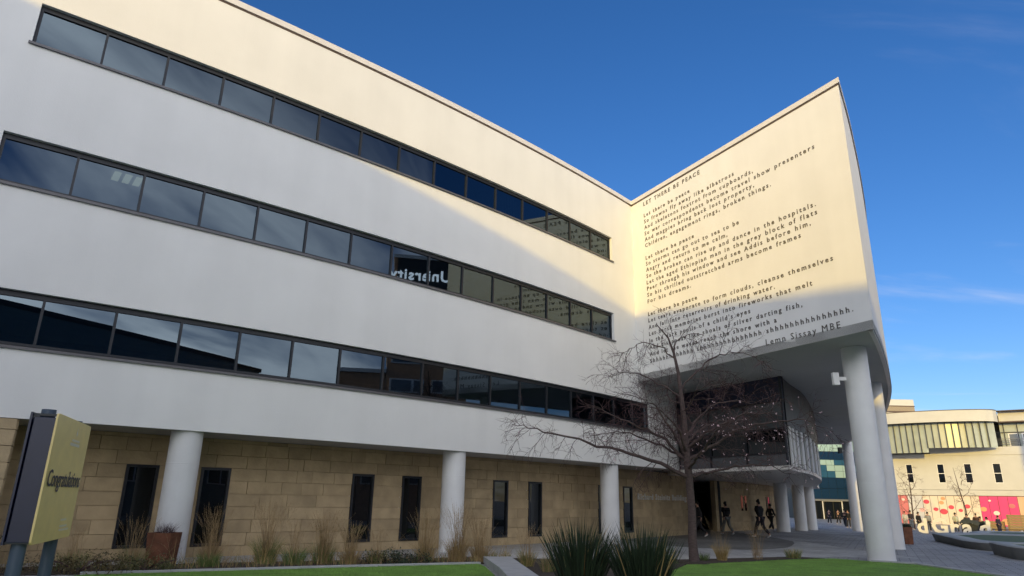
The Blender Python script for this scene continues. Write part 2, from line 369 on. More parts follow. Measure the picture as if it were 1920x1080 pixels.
# --- prow walls
w = MB(); pts = [C_, E_]
nseg = 8
for i in range(nseg):
    a = C_.lerp(E_, i / nseg); b = C_.lerp(E_, (i + 1) / nseg); w.quad((a.x, a.y, SB), (b.x, b.y, SB), (b.x, b.y, ROOF - .26), (a.x, a.y, ROOF - .26))
ob = child(w.build('poem_wall', M['render'])); ob['label'] = 'sunlit white render wall carrying a poem in dark letters'
w = MB()
for i in range(len(curve) - 1):
    a, b = curve[i], curve[i + 1]; w.quad((a.x, a.y, SB), (b.x, b.y, SB), (b.x, b.y, ROOF - .26), (a.x, a.y, ROOF - .26))
a, b = curve[-1], Vector((27.6, 61.8)); w.quad((a.x, a.y, SB), (b.x, b.y, SB), (b.x, b.y, ROOF - .26), (a.x, a.y, ROOF - .26))
cw = child(w.build('curved_wall', M['render'])); smooth_auto(cw, 30)
# vertical panel joints on the curved wall
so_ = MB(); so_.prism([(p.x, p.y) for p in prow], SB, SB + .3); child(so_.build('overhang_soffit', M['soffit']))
# soffit edge bead
w = MB()
for i in range(len(curve) - 1):
    a, b = curve[i], curve[i + 1]; d = (b - a).normalized(); n = Vector((-d.y, d.x))
    w.add([(k.x, k.y, z) for z in (SB - .05, SB - .001) for k in (a + n * .03, b + n * .03, b + n * .16, a + n * .16)], [(3, 2, 1, 0), (4, 5, 6, 7), (0, 1, 5, 4), (2, 3, 7, 6)])
child(w.build('drip_edge', M['coping']))
# roof deck and rear walls close the volume
w = MB(); rp = [C_ + (Vector((12, 42)) - C_).normalized() * .4] + [AP(s, -.3).xy for s in range(2, 47, 2)] + [AP(46, -16).xy, AP(20, -16).xy, AP(2, -16).xy, Vector((2, 58)), Vector((18, 66)), Vector((27.6, 61.6))] + [p + (Vector((12, 42)) - p).normalized() * .4 for p in reversed(curve)]
w.prism([(p.x, p.y) for p in rp], ROOF - .5, ROOF - .3); child(w.build('roof', M['darkpanel']))
w = MB(); bk = [AP(46, 0).xy, AP(46, -16).xy, AP(20, -16).xy, AP(2, -16).xy, Vector((2, 58)), Vector((18, 66)), Vector((27.6, 61.8))]
for a, b in zip(bk[:-1], bk[1:]): w.quad((a.x, a.y, SB if a.x > 17 else 0), (b.x, b.y, SB if b.x > 17 else 0), (b.x, b.y, ROOF - .3), (a.x, a.y, ROOF - .3))
child(w.build('rear_wall', M['render']))
# --- floor soffit of A
w = MB()
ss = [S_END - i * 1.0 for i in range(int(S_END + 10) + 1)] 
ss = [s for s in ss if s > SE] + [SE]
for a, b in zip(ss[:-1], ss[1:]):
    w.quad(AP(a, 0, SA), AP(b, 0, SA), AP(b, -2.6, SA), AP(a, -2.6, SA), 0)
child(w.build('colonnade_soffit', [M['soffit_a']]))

# --- ribbon windows
pane_mesh = None
for bi, (z0, z1, s0, s1) in enumerate(bands):
    n = int(round((s1 - s0) / 1.5)); st = 1.5
    edges = [1.86 + 1.5 * k for k in range(-2, 16)]
    edges = [e for e in edges if s0 + .3 < e < s1 - .3]; edges = [s0] + edges + [s1]
    fr = MB(); hh = .085
    for a, b in zip(edges[:-1], edges[1:]):
        for (za, zb, o0, o1) in ((z1 - .13, z1 - .002, -.19, -.12), (z0 + .05, z0 + .11, -.19, -.12)):
            P = [AP(a, o0), AP(b, o0), AP(b, o1), AP(a, o1)]
            fr.add([(p.x, p.y, z) for z in (za, zb) for p in P], [(3, 2, 1, 0), (4, 5, 6, 7), (0, 1, 5, 4), (2, 3, 7, 6), (0, 4, 7, 3), (1, 2, 6, 5)])
    for e, sg in ((s0, 1), (s1, -1)):
        P = [AP(e + .003 * sg, -.19), AP(e + .07 * sg, -.19), AP(e + .07 * sg, -.12), AP(e + .003 * sg, -.12)]
        fr.add([(p.x, p.y, z) for z in (z0 + .05, z1 - .13) for p in P], [(3, 2, 1, 0), (4, 5, 6, 7), (0, 1, 5, 4), (1, 2, 6, 5), (2, 3, 7, 6), (3, 0, 4, 7)])
    RW = child(fr.build('ribbon_window', M['frame']))
    if bi == 0: RW['label'] = 'lowest ribbon window, longest, ending under the overhang'
    def sub(o, RW=RW):
        o.parent = RW; return o
    sl_ = MB()
    nn = 24
    for i in range(nn):
        a = s0 - .06 + (s1 - s0 + .12) * i / nn; b = s0 - .06 + (s1 - s0 + .12) * (i + 1) / nn
        P = [AP(a, -.2), AP(b, -.2), AP(b, .06), AP(a, .06)]
        zz = [z0 + .048, z0 + .048, z0 + .01, z0 + .01]
        vsl = [(p.x, p.y, z0 - .055 if k > 1 else z0 + .004) for k, p in enumerate(P)] + [(p.x, p.y, zz[k]) for k, p in enumerate(P)]
        sl_.add(vsl, [(4, 5, 6, 7), (3, 2, 6, 7), (3, 2, 1, 0)] + ([(0, 4, 7, 3)] if i == 0 else []) + ([(1, 2, 6, 5)] if i == nn - 1 else []))
    sub(sl_.build('sill', M['sill']))
    for e in edges[1:-1]:
        mu = MB(); P = [AP(e - .028, -.185), AP(e + .028, -.185), AP(e + .028, -.112), AP(e - .028, -.112)]
        mu.add([(p.x, p.y, z) for z in (z0 + .11, z1 - .13) for p in P], [(0, 1, 5, 4), (1, 2, 6, 5), (2, 3, 7, 6), (3, 0, 4, 7)])
        sub(mu.build('mullion', M['frame']))
    for a, b in zip(edges[:-1], edges[1:]):
        mu = MB(); j = random.uniform(-.0008, .0008); jj = random.uniform(-.0008, .0008)
        P = [AP(a + .02, -.165 + j), AP(b - .02, -.165 - j)]
        vs = [(P[0].x, P[0].y, z0 + .1), (P[1].x, P[1].y, z0 + .1)]
        Q = [AP(a + .02, -.165 + j + jj), AP(b - .02, -.165 - j + jj)]
        vs += [(Q[1].x, Q[1].y, z1 - .12), (Q[0].x, Q[0].y, z1 - .12)]
        mu.add(vs, [(3, 2, 1, 0)]); sub(mu.build('pane', M['glass'], recalc=False))
    # rooms behind the glass
    rm = MB()
    for a, b in zip([s0 - .5 + (s1 - s0 + 1) * i / 8 for i in range(8)], [s0 - .5 + (s1 - s0 + 1) * (i + 1) / 8 for i in range(8)]):
        rm.quad(AP(a, -.3, z1 + .02), AP(b, -.3, z1 + .02), AP(b, -6, z1 + .02), AP(a, -6, z1 + .02), 0)
        rm.quad(AP(a, -.3, z0 - .9), AP(b, -.3, z0 - .9), AP(b, -6, z0 - .9), AP(a, -6, z0 - .9), 1)
        rm.quad(AP(a, -.3, z0 - .9), AP(b, -.3, z0 - .9), AP(b, -.3, z0 - .01), AP(a, -.3, z0 - .01), 2)
        rm.quad(AP(a, -6, z0 - .9), AP(b, -6, z0 - .9), AP(b, -6, z1 + .02), AP(a, -6, z1 + .02), 2)
    for e in (s0 - .5, s1 + .5, 9.36): rm.quad(AP(e, -.3, z0 - .9), AP(e, -6, z0 - .9), AP(e, -6, z1 + .02), AP(e, -.3, z1 + .02), 2)
    child(rm.build('office_room', [M['ceiling'], M['carpet'], M['interior']]))
    if bi == 1:
        lp = MB()
        for k in range(3):
            a = 22.0 - k * .26
            P = [AP(a, -.7, z1), AP(a - .17, -.7, z1), AP(a - .17, -1.35, z1), AP(a, -1.35, z1)]; lp.add(P, [(0, 1, 2, 3)])
        child(lp.build('ceiling_light', M['troffer']))
    if bi == 2:
        bl = MB()
        for k in range(15):
            a = 9.3 - k * .09; bl.quad(AP(a, -.32, z0 + .1), AP(a - .07, -.36, z0 + .1), AP(a - .07, -.36, z1 - .1), AP(a, -.32, z1 - .1))
        child(bl.build('vertical_blind', M['interior']))

# --- columns
def column(p, z0, z1, r=.385):
    c = MB(); c.lathe((p[0], p[1]), [(r + .012, z0), (r + .012, z0 + .12), (r, z0 + .125), (r, z0 + 2.4), (r + .004, z0 + 2.405), (r + .004, z0 + 2.42), (r, z0 + 2.425), (r, z1)], 40)
    return smooth_auto(child(c.build('column', M['column'])), 30)
for s in (19.22, 10.62, 1.86, 27.8, 36.4): p = AP(s, -.45); column(p, .5, SA - .002)
column((11.93, 22.88), .5, SB - .002, .405); column((16.15, 29.8), .45, SB - .002, .39); column((28.9, 58.6), .1, SB - .002, .40); 
column((22.6, 42.0), .3, SB - .002, .39)
for x, y in ((18.2, 46.8), (21.2, 51.2), (23.75, 55.4)): column((x, y), .3, 3.588, .42)

# --- sandstone base wall
O = -2.0; CH = .3467
gw = [(20.2, 19.4), (18.3, 17.48), (13.55, 12.73), (11.6, 10.79), (7.32, 6.5), (5.3, 4.48), (.45, -.4), (-1.7, -2.55)]
SW = MB()
S0, S1 = 22.75, -8.9
def wallseg(a, b, z0, z1, o=O - .12):
    n = max(1, int(abs(a - b) / 1.5))
    for i in range(n):
        u, v_ = a + (b - a) * i / n, a + (b - a) * (i + 1) / n; SW.quad(AP(u, o, z0), AP(v_, o, z0), AP(v_, o, z1), AP(u, o, z1))
cur = S0
for a, b in gw:
    wallseg(cur, a, .3, SA); wallseg(a, b, .3, .82); wallseg(a, b, 2.9, SA); cur = b
wallseg(cur, S1, .3, SA)
stone_wall = child(SW.build('stone_wall', M['mortar']))
unit = MB(); unit.box((0, 0, 0), (1, .11, 1)); um = unit.build('stone_source', M['stone']).data; bpy.data.objects.remove(bpy.data.objects['stone_source'])
blocks = []
rnd = random.Random(3)
for row in range(10):
    z0 = .4733 + row * CH; z1 = min(z0 + CH, SA - .003)
    if z1 - z0 < .05: continue
    s = S0 - (rnd.uniform(0, .5))
    segs = []
    # free intervals in this row
    iv_ = []; cur = S0
    for a, b in gw:
        if z0 > .80 and z1 < 2.92: iv_.append((cur, a)); cur = b
    iv_.append((cur, S1))
    for a, b in iv_:
        L_ = a - b; n = max(1, round(L_ / rnd.uniform(.72, .92))); ws = [rnd.uniform(.6, 1.4) for _ in range(n)]; t = sum(ws); p = a
        for w_ in ws: 
            l = w_ / t * L_; blocks.append((p - l / 2, l, (z0 + z1) / 2, z1 - z0)); p -= l
blocks.sort(key=lambda b: (AP(b[0]).xy.length) / (b[1] * b[3]) ** .5)
rest = MB()
for i, (s, l, z, hgt) in enumerate(blocks):
    pr = rnd.uniform(-.012, .012); p = AP(s, O - .055 + pr, z); scl = l * (1 - KA * O * 1) 
    k = 1 + KA * O  # arc length shrinks with the offset
    k = (AP(s + .5, O) - AP(s - .5, O)).length
    if i < 290:
        put('stone', um, stone_wall, p, AH(s), (l * k - .010, 1, hgt - .010))
    else:
        h = AH(s); rest.box(p, (l * k - .014, .11, hgt - .014), (Vector((math.cos(h), math.sin(h), 0)), Vector((-math.sin(h), math.cos(h), 0)), Vector((0, 0, 1))))
tag(rest.build('stone', M['stone'], stone_wall), kind='stuff')
# stones that stand flush with the front at the left end
fl = MB(); fl.quad(AP(22.85, -.02, .3), AP(46, -.02, .3), AP(46, -.02, SA - .01), AP(22.85, -.02, SA - .01)); fl.quad(AP(22.85, -.02, .3), AP(22.85, -2.2, .3), AP(22.85, -2.2, SA - .01), AP(22.85, -.02, SA - .01))
flush = child(fl.build('stone_pier', M['mortar']))
for row in range(10):
    z0 = .4733 + row * CH - .14; z1 = min(z0 + CH, SA - .012); s = 22.84
    for k in range(4):
        l = rnd.uniform(.8, 1.3); h = AH(s + l / 2); p = AP(s + l / 2, -.02, (z0 + z1) / 2); put('stone', um, flush, p, h, (l - .014, 1, z1 - z0 - .014)); s += l
    l = 2.1; q0 = AP(22.85, -1.07, (z0 + z1) / 2)
    for k in range(2): put('stone', um, flush, AP(22.86, -.6 - k * 1.05, (z0 + z1) / 2), AH(22.85) + math.pi / 2, (1.03, 1, z1 - z0 - .014))
# tall windows
for wi, (a, b) in enumerate(gw):
    fr = MB(); A0, B0 = AP(a, O - .02), AP(b, O - .02); d = (B0 - A0); d.z = 0; L_ = d.length; d.normalize(); n = Vector((d.y, -d.x, 0)) * -1
    ax = (d, Vector((-d.y, d.x, 0)), Vector((0, 0, 1)))
    mid = (A0 + B0) / 2
    for (dx_, w_, zc, hz) in ((-L_ / 2 + .035, .07, 1.86, 2.08), (L_ / 2 - .035, .07, 1.86, 2.08)): fr.box(mid + d * dx_ + Vector((0, 0, zc)), (w_, .1, hz), ax)
    for zc, hz in ((2.865, .07), (.855, .07)): fr.box(mid + Vector((0, 0, zc)), (L_ - .14, .1, hz), ax)
    tw = child(fr.build('tall_window', M['frame']))
    g_ = MB(); inn = ax[1]
    sgn = -1 if (mid + inn).xy.length < mid.xy.length else 1
    c0 = mid + inn * sgn * .03
    g_.box(c0 + Vector((0, 0, 1.86)), (L_ - .14, .02, 1.94), ax); gp_ = g_.build('pane', M['glass_dark']); gp_.parent = tw

# --- building name on the stone wall
o = place_text('lettering', 'Richard Steinitz Building', .40, AP(-3.0, O, 2.32), tuple(-Vector((math.cos(AH(-5.8)), math.sin(AH(-5.8)), 0))), M['letter_m'], width=(AP(-3.0, O) - AP(-8.6, O)).length, extrude=.02, off=.05, bold=.015); o['label'] = 'steel letters naming the building on the stone wall'; child(o)

# --- poem
poem = [("LET THERE BE PEACE", 4.83, 15.85, .28), ("Let there be peace", 4.13, 15.26, 0), ("So frowns fly away like albatross", 6.73, 14.94, 0), ("And skeletons foxtrot from cupboards,", 7.71, 14.63, 0),
 ("So war correspondents become travel show presenters", 10.53, 14.32, 0), ("And magpies bring back lost property,", 7.70, 14.02, 0), ("Children, engagement rings, broken things.", 8.5, 13.71, 0),
 ("Let there be peace", 4.22, 13.09, 0), ("So storms can go out to sea to be", 6.77, 12.79, 0), ("Angry and return to me calm,", 6.12, 12.49, 0), ("So the broken can rise up and dance in the hospitals.", 10.30, 12.18, 0),
 ("Let the aged Ethiopian man in the grey block of flats", 10.31, 11.87, 0), ("Peer through his window and see Addis before him,", 10.0, 11.57, 0), ("So his thrilled outstretched arms become frames", 9.54, 11.26, 0), ("For his dreams.", 3.85, 10.95, 0),
 ("Let there be peace", 4.16, 10.34, 0), ("Let tears evaporate to form clouds, cleanse themselves", 10.68, 10.04, 0), ("And fall into reservoirs of drinking water.", 8.19, 9.72, 0), ("Let harsh memories burst into fireworks that melt", 9.77, 9.41, 0),
 ("In the dark pupils of a child's eyes", 6.94, 9.09, 0), ("And disappear like shoals of silver darting fish,", 9.27, 8.78, 0), ("And let the waves reach the shore with a", 8.12, 8.47, 0), ("Shhhhhhhhhhhh shhhhhhhhhhhhhhh shhhhhhhhhhhhhhh.", 11.16, 8.16, 0)]
for s, x1, z, sz in poem:
    o = place_text('lettering', s, sz or .268, (CX + bdir.x * .95, CY + bdir.y * .95, z), tuple(bdir), M['letter'], width=x1 - .95, extrude=.006, off=.008, bold=.011); child(o)
o = place_text('lettering', "Lemn Sissay MBE", .33, (CX + bdir.x * 7.54, CY + bdir.y * 7.54, 7.72), tuple(bdir), M['letter'], width=3.09, extrude=.006, off=.008, bold=.0); child(o)

# --- glazed volume and canopy under the overhang
gc = catmull([(11.5, 28.35), (12.8, 30.5), (14.75, 33.6), (18.6, 41.3), (21.0, 47.0), (23.6, 53.3), (27.4, 61.5)], 3)
G0 = Vector((8.45, 34.2)); G1 = Vector((11.5, 28.35)); gd = (G1 - G0).normalized(); GL = (G1 - G0).length
def gface(t): return G0 + gd * t
gpanel = [('spandrel_panel', 6.42, 7.44, 'navy', 1), ('window', 5.30, 6.36, 'glass_pale', 3), ('window', 4.30, 5.24, 'glass_dark', 3), ('balustrade_panel', 3.76, 4.24, 'greypanel', 3)]
for nm, z0, z1, mt, n in gpanel:
    for k in range(n):
        a, b = gface(GL * k / n + (.03 if n > 1 else 0)), gface(GL * (k + 1) / n - (.03 if n > 1 else 0)); x = MB(); x.seg(a, b, z0, z1, .05, out=.02); child(x.build(nm, M[mt]))
x = MB(); x.seg(G0, G1, 3.75, 7.43, .02, out=.12)
for k in range(4): a = gface(max(.03, min(GL - .03, GL * k / 3))); x.box((a.x, a.y, 5.06), (.06, .1, 2.58), (Vector((gd.x, gd.y, 0)), Vector((-gd.y, gd.x, 0)), Vector((0, 0, 1))))
for z in (6.39, 5.27, 4.27): c0 = gface(GL / 2); x.box((c0.x, c0.y, z), (GL - .01, .12, .05), (Vector((gd.x, gd.y, 0)), Vector((-gd.y, gd.x, 0)), Vector((0, 0, 1))))
child(x.build('window_frame', M['frame']))
x = MB()
for i in range(len(gc) - 1): x.seg(gc[i], gc[i + 1], 5.42, 7.44, .1)
smooth_auto(child(x.build('curved_fascia', M['darkpanel'])), 20)
for i in range(len(gc) - 1):
    a, b = gc[i], gc[i + 1]; L_ = (b - a).length; n = 1
    for k in range(n):
        p, q_ = a.lerp(b, (k + .04) / n), a.lerp(b, (k + .52) / n); x = MB(); x.seg(p, q_, 3.76, 5.41, .08, out=-.02); child(x.build('white_panel', M['render']))
        p, q_ = a.lerp(b, (k + .52) / n), a.lerp(b, (k + 1.02) / n); x = MB(); x.seg(p, q_, 3.76, 5.41, .03, out=.05); child(x.build('window', M['glass_dark']))
x = MB(); core = [(8.62, 34.3)] + [(11.62, 28.85)] + [(p.x - .45, p.y + .25) for p in gc[1:-1]] + [(26.4, 61.4), (8, 60), (2, 42), (5.2, 33.6), (7.9, 34.0)]
x.prism(core, 3.752, 7.44); child(x.build('inner_core', M['interior']))
x = MB(); x.seg(AP(SE, 0).xy, G0, SA, SB - .002, .2); child(x.build('return_wall', M['render']))
slab = [(8.3, 34.4)] + [(p.x, p.y) for p in [Vector((11.49, 28.3))] + gc[1:]] + [(26.5, 63), (16, 62), (9, 48)]
x = MB(); x.prism(slab, 3.59, 3.75); child(x.build('canopy_slab', M['coping']))
# sandstone wall under the canopy
def stonewall2(path, zt, name='inner_stone_wall', openings=()):
    bk_ = MB()
    for a, b in zip(path[:-1], path[1:]): bk_.seg(a, b, .05, zt, .2, out=.06)
    par = child(bk_.build(name, M['mortar']))
    for a, b in zip(path[:-1], path[1:]):
        d = b - a; L_ = d.length; d.normalize(); rz = math.atan2(d.y, d.x); row = 0; z = .06
        while z < zt - .05:
            z1 = min(z + CH, zt - .003); t = 0
            while t < L_ - .01:
                l = min(rnd.uniform(.9, 1.7), L_ - t)
                if L_ - t - l < .3: l = L_ - t
                c0 = a + d * (t + l / 2)
                if not any(o0 < t + l * .5 < o1 and z < 2.6 and z > 1.5 and pth == a for pth, o0, o1 in openings):
                    put('stone', um, par, (c0.x, c0.y, (z + z1) / 2), rz, (l - .014, 1, z1 - z - .014))
                t += l
            z = z1
    return par
P2 = [Vector(p) for p in ((13.0, 44.2), (16.3, 47.6), (19.5, 52.4), (22.4, 58.2), (24.6, 65.5))]
par = stonewall2(P2, 3.585)
for (a, b, t) in ((P2[0], P2[1], 3.6), (P2[0], P2[1], 4.15), (P2[1], P2[2], 4.6), (P2[1], P2[2], 5.2)):
    d = (b - a).normalized(); c0 = a + d * t; n = Vector((d.y, -d.x)); x = MB(); ax = (Vector((d.x, d.y, 0)), Vector((n.x, n.y, 0)), Vector((0, 0, 1)))
    x.box((c0.x + n.x * .06, c0.y + n.y * .06, 2.25), (.24, .04, .95), ax); o = x.build('slot_window', M['glass_dark']); child(o)
# entrance recess
pe = [AP(-8.9, -2.2).xy, Vector((11.2, 47.5)), Vector((13.6, 48.0)), Vector((13.3, 44.4))]
x = MB()
for a, b in zip(pe[:-1], pe[1:]): x.seg(a, b, .3, 3.585, .15)
child(x.build('entrance_recess', M['darkpanel']))
for k in range(3):
    a = pe[1].lerp(pe[2], k / 3 + .02); b = pe[1].lerp(pe[2], (k + 1) / 3 - .02); x = MB(); x.seg(a, b, .56, 2.9, .04, out=-.10); child(x.build('entrance_door', M['glass_dark']))
# dark curved paving under the canopy, pale flags near the lawn
def sheet(name, pts, z, mt, label):
    x = MB(); x.add([(p[0], p[1], gz(p[0], p[1]) + z) for p in pts], [tuple(range(len(pts)))])
    me = x.build(name, mt); bm = bmesh.new(); bm.from_mesh(me.data); bmesh.ops.triangulate(bm, faces=bm.faces[:]); bm.to_mesh(me.data); bm.free()
    return tag(me, label, kind='structure')
def dist_paths(pts): return catmull(pts, 5)
flags = [(-30, 6), (-12.5, 14.8), (-8, 17.4), (-4, 19.6), (-1, 21.5), (3, 21.2), (5.3, 21.4), (9, 23.4), (11.2, 24.4), (14, 24.4), (14, 34), (12.5, 44), (8, 42), (-2, 36), (-14, 26), (-40, 12)]
sheet('footpath', flags, .004, M['paving_l'], 'pale stone flag footpath along the stone base')
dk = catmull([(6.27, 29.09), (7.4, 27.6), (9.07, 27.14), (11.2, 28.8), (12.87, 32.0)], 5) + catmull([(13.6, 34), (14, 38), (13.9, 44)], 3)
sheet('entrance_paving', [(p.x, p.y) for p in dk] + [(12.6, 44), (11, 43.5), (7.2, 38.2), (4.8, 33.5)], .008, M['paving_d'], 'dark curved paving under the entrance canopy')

# ------------------------------------------------------------------ floodlight box on the big column
t = empty('floodlight', (11.25, 22.6, 6.3), 'small white box floodlight fixed to the near tall column', 'lamp')
x = MB(); ax = (Vector((1, 0, 0)), Vector((0, 1, 0)), Vector((0, 0, 1))); x.box((-.23, -.05, 0), (.20, .16, .42), ax); x.build('lamp_housing', M['white'], t, bevel=.015)
x = MB(); x.box((0, 0, .02), (.30, .07, .12), ax); x.build('bracket', M['white'], t)
t = empty('floodlight', (28.35, 58.4, 6.7), 'dark box lamp on the farthest tall column by the glass building', 'lamp')
x = MB(); x.box((-.25, -.1, 0), (.3, .25, .5)); x.build('lamp_housing', M['darkpanel'], t, bevel=.02); x = MB(); x.box((-.05, 0, 0), (.3, .1, .1)); x.build('bracket', M['metal'], t)

# ------------------------------------------------------------------ lawn, kerbs, bed
def slabpoly(name, pts, z0, z1, mt, label, kind='structure'):
    x = MB(); x.prism(pts, z0, z1); o = x.build(name, mt); bm = bmesh.new(); bm.from_mesh(o.data); bmesh.ops.triangulate(bm, faces=bm.faces[:]); bm.to_mesh(o.data); bm.free()
    return tag(o, label, kind=kind)
LZ = .575
lawnL = [(-8.6, 14.9), (-6.45, 16.0), (-3.95, 17.34), (-.72, 18.95), (-.53, 18.2), (-.29, 16.5), (.2, 12), (.2, 8.6), (-10, 8.6)]
lawnR = [(3.4, 16.4), (3.9, 17.6), (5.0, 20.0), (6.7, 21.06), (8.97, 22.6), (10.6, 23.3), (11.25, 22.5), (11.7, 22.2), (12.2, 21.6), (12.4, 19.2), (13.0, 15), (13.4, 8.6), (3.2, 8.6)]
slabpoly('lawn', lawnL, .5, LZ, M['lawn'], 'left piece of bright green lawn edged with a pale kerb')
slabpoly('lawn', lawnR, .5, LZ, M['lawn'], 'right piece of bright green lawn in front of the tall column')
def inpoly(x, y, P):
    c = False; j = len(P) - 1
    for i in range(len(P)):
        if (P[i][1] > y) != (P[j][1] > y) and x < (P[j][0] - P[i][0]) * (y - P[i][1]) / (P[j][1] - P[i][1]) + P[i][0]: c = not c
        j = i
    return c
lb = MB(); rr = random.Random(5)
for P, n in ((lawnL, 16000), (lawnR, 16000)):
    k = 0
    while k < n:
        y = rr.uniform(11.5, 23.5); x_ = rr.uniform(-9.5, 13.5)
        if not inpoly(x_, y, P): continue
        k += 1; hh = rr.uniform(.012, .034); a = rr.uniform(0, 6.28); w_ = .006; dx_, dy_ = math.cos(a) * w_, math.sin(a) * w_
        lb.add([(x_ - dx_, y - dy_, LZ - .004), (x_ + dx_, y + dy_, LZ - .004), (x_ + rr.uniform(-.015, .015), y + rr.uniform(-.015, .015), LZ + hh)], [(0, 1, 2)])
tag(lb.build('grass', M['lawnblade']), 'short bright green blades of the two lawn pieces', 'grass', kind='stuff')
def kerb(path, name, label, w=.13, z0=.5, z1=.615):
    t = empty(name, (path[0][0], path[0][1], z0), label, 'kerb')
    lens = 0
    for a, b in zip(path[:-1], path[1:]):
        a = Vector((a[0], a[1])); b = Vector((b[0], b[1])); L_ = (b - a).length; n = max(1, round(L_ / .9)); d = (b - a).normalized()
        for k in range(n):
            c0 = a + d * (L_ * (k + .5) / n); x = MB(); x.box((0, 0, (z1 - z0) / 2), (L_ / n - .006, w, z1 - z0 + rr.uniform(-.004, .004)))
            o = x.build('kerb_stone', M['kerb'], t, bevel=.008); o.location = (c0.x - path[0][0], c0.y - path[0][1], 0); o.rotation_euler = (0, 0, math.atan2(d.y, d.x))
    return t
kerb([(-8.75, 14.95), (-6.5, 16.08), (-4.0, 17.42), (-.70, 19.04)], 'lawn_kerb', 'pale kerb along the far edge of the left lawn piece')
kerb([(11.35, 22.42), (11.8, 22.12), (12.3, 21.6), (12.5, 19.2), (13.1, 15), (13.5, 9)], 'lawn_kerb', 'pale kerb turning round the right lawn by the tall column', w=.16)
slabpoly('concrete_slab', [(-.64, 19.5), (.10, 19.66), (.46, 16.6), (1.0, 12), (.32, 12), (-.16, 16.5), (-.44, 18.3)], .5, .72, M['kerb'], 'pale smooth concrete slab between the left lawn and the planting')
slabpoly('planting_bed', [(-16, 12.6), (-8.7, 15.1), (-6.5, 16.2), (-4.0, 17.5), (-.70, 19.15), (.12, 19.7), (.5, 16.6), (1.0, 12), (3.1, 12), (3.35, 16.4), (3.85, 17.6), (4.95, 20.05), (6.7, 21.12), (8.97, 22.66), (10.3, 23.3), (9.6, 23.9), (6.4, 22.3), (4.6, 21.5), (2.5, 20.9), (-1.2, 21.1), (-4.4, 19.3), (-8.2, 17.4), (-13.0, 14.9), (-20, 12)], .5, .572, M['soil'], 'dark mulch bed with grasses and low shrubs behind the lawn')

# ------------------------------------------------------------------ plants
def blade(mb, p, ang, lean, h, w, droop=.3, n=4, mi=0, twist=0.0):
    d = Vector((math.cos(ang), math.sin(ang), 0)); sd = Vector((-math.sin(ang + twist), math.cos(ang + twist), 0)); pts = []
    for i in range(n + 1):
        t = i / n; r = lean * h * t + droop * h * t * t; z = h * t * (1 - .35 * droop * t * t * 1.5); pts.append(Vector(p) + d * r + Vector((0, 0, z)))
    vs = []; 
    for i, q_ in enumerate(pts[:-1]):
        t = i / n; ww = w * (1 - t * .75) / 2 * (1.0 if i else .7); vs += [q_ - sd * ww, q_ + sd * ww]
    vs.append(pts[-1]); fs = [(2 * i, 2 * i + 1, 2 * i + 3, 2 * i + 2) for i in range(n - 1)] + [(2 * n - 2, 2 * n - 1, 2 * n)]
    mb.add(vs, fs, mi); return pts
def grass_clump(loc, h, spread, nb, label, mats, feather=0, w=.008, group='ornamental grasses in the planting bed', lean=.22, name='ornamental_grass', droop=.35):
    t = empty(name, loc, label, 'ornamental grass', group); a = MB()
    for i in range(nb):
        an = rr.uniform(0, 6.28); r = spread * rr.random() ** .7; p = (r * math.cos(an) * .5, r * math.sin(an) * .5, 0); mi = 0 if rr.random() < .6 else 1
        blade(a, p, an + rr.uniform(-.6, .6), lean * rr.uniform(.2, 1.5), h * rr.uniform(.45, 1.0), w * rr.uniform(.7, 1.4), droop * rr.uniform(.1, 1.6), 4, mi, rr.uniform(-1.5, 1.5))
    a.build('leaves', mats, t)
    if feather:
        a = MB()
        for i in range(feather):
            an = rr.uniform(0, 6.28); p = (rr.uniform(-.12, .12), rr.uniform(-.12, .12), .1); hh = h * rr.uniform(1.15, 1.9)
            pts = blade(a, p, an, rr.uniform(.02, .34), hh, .009, rr.uniform(0, .22), 5, 0)
            tip, pv = pts[-1], pts[-2]; d = (tip - pv)
            for k in range(14):
                tt = k / 14; q_ = pv + d * (tt * 1.15 - .1); l = .055 * (1 - tt * .6); b = Vector((rr.uniform(-1, 1), rr.uniform(-1, 1), rr.uniform(.3, 1.4))).normalized() * l; s_ = Vector((rr.uniform(-1, 1), rr.uniform(-1, 1), 0)).normalized() * .0035
                a.add([q_ - s_, q_ + s_, q_ + b], [(0, 1, 2)])
        a.build('seed_head', M['blade_b'], t)
    return t
GY, GG, GD, GB = M['blade_y'], M['blade_g'], M['blade_d'], M['blade_b']
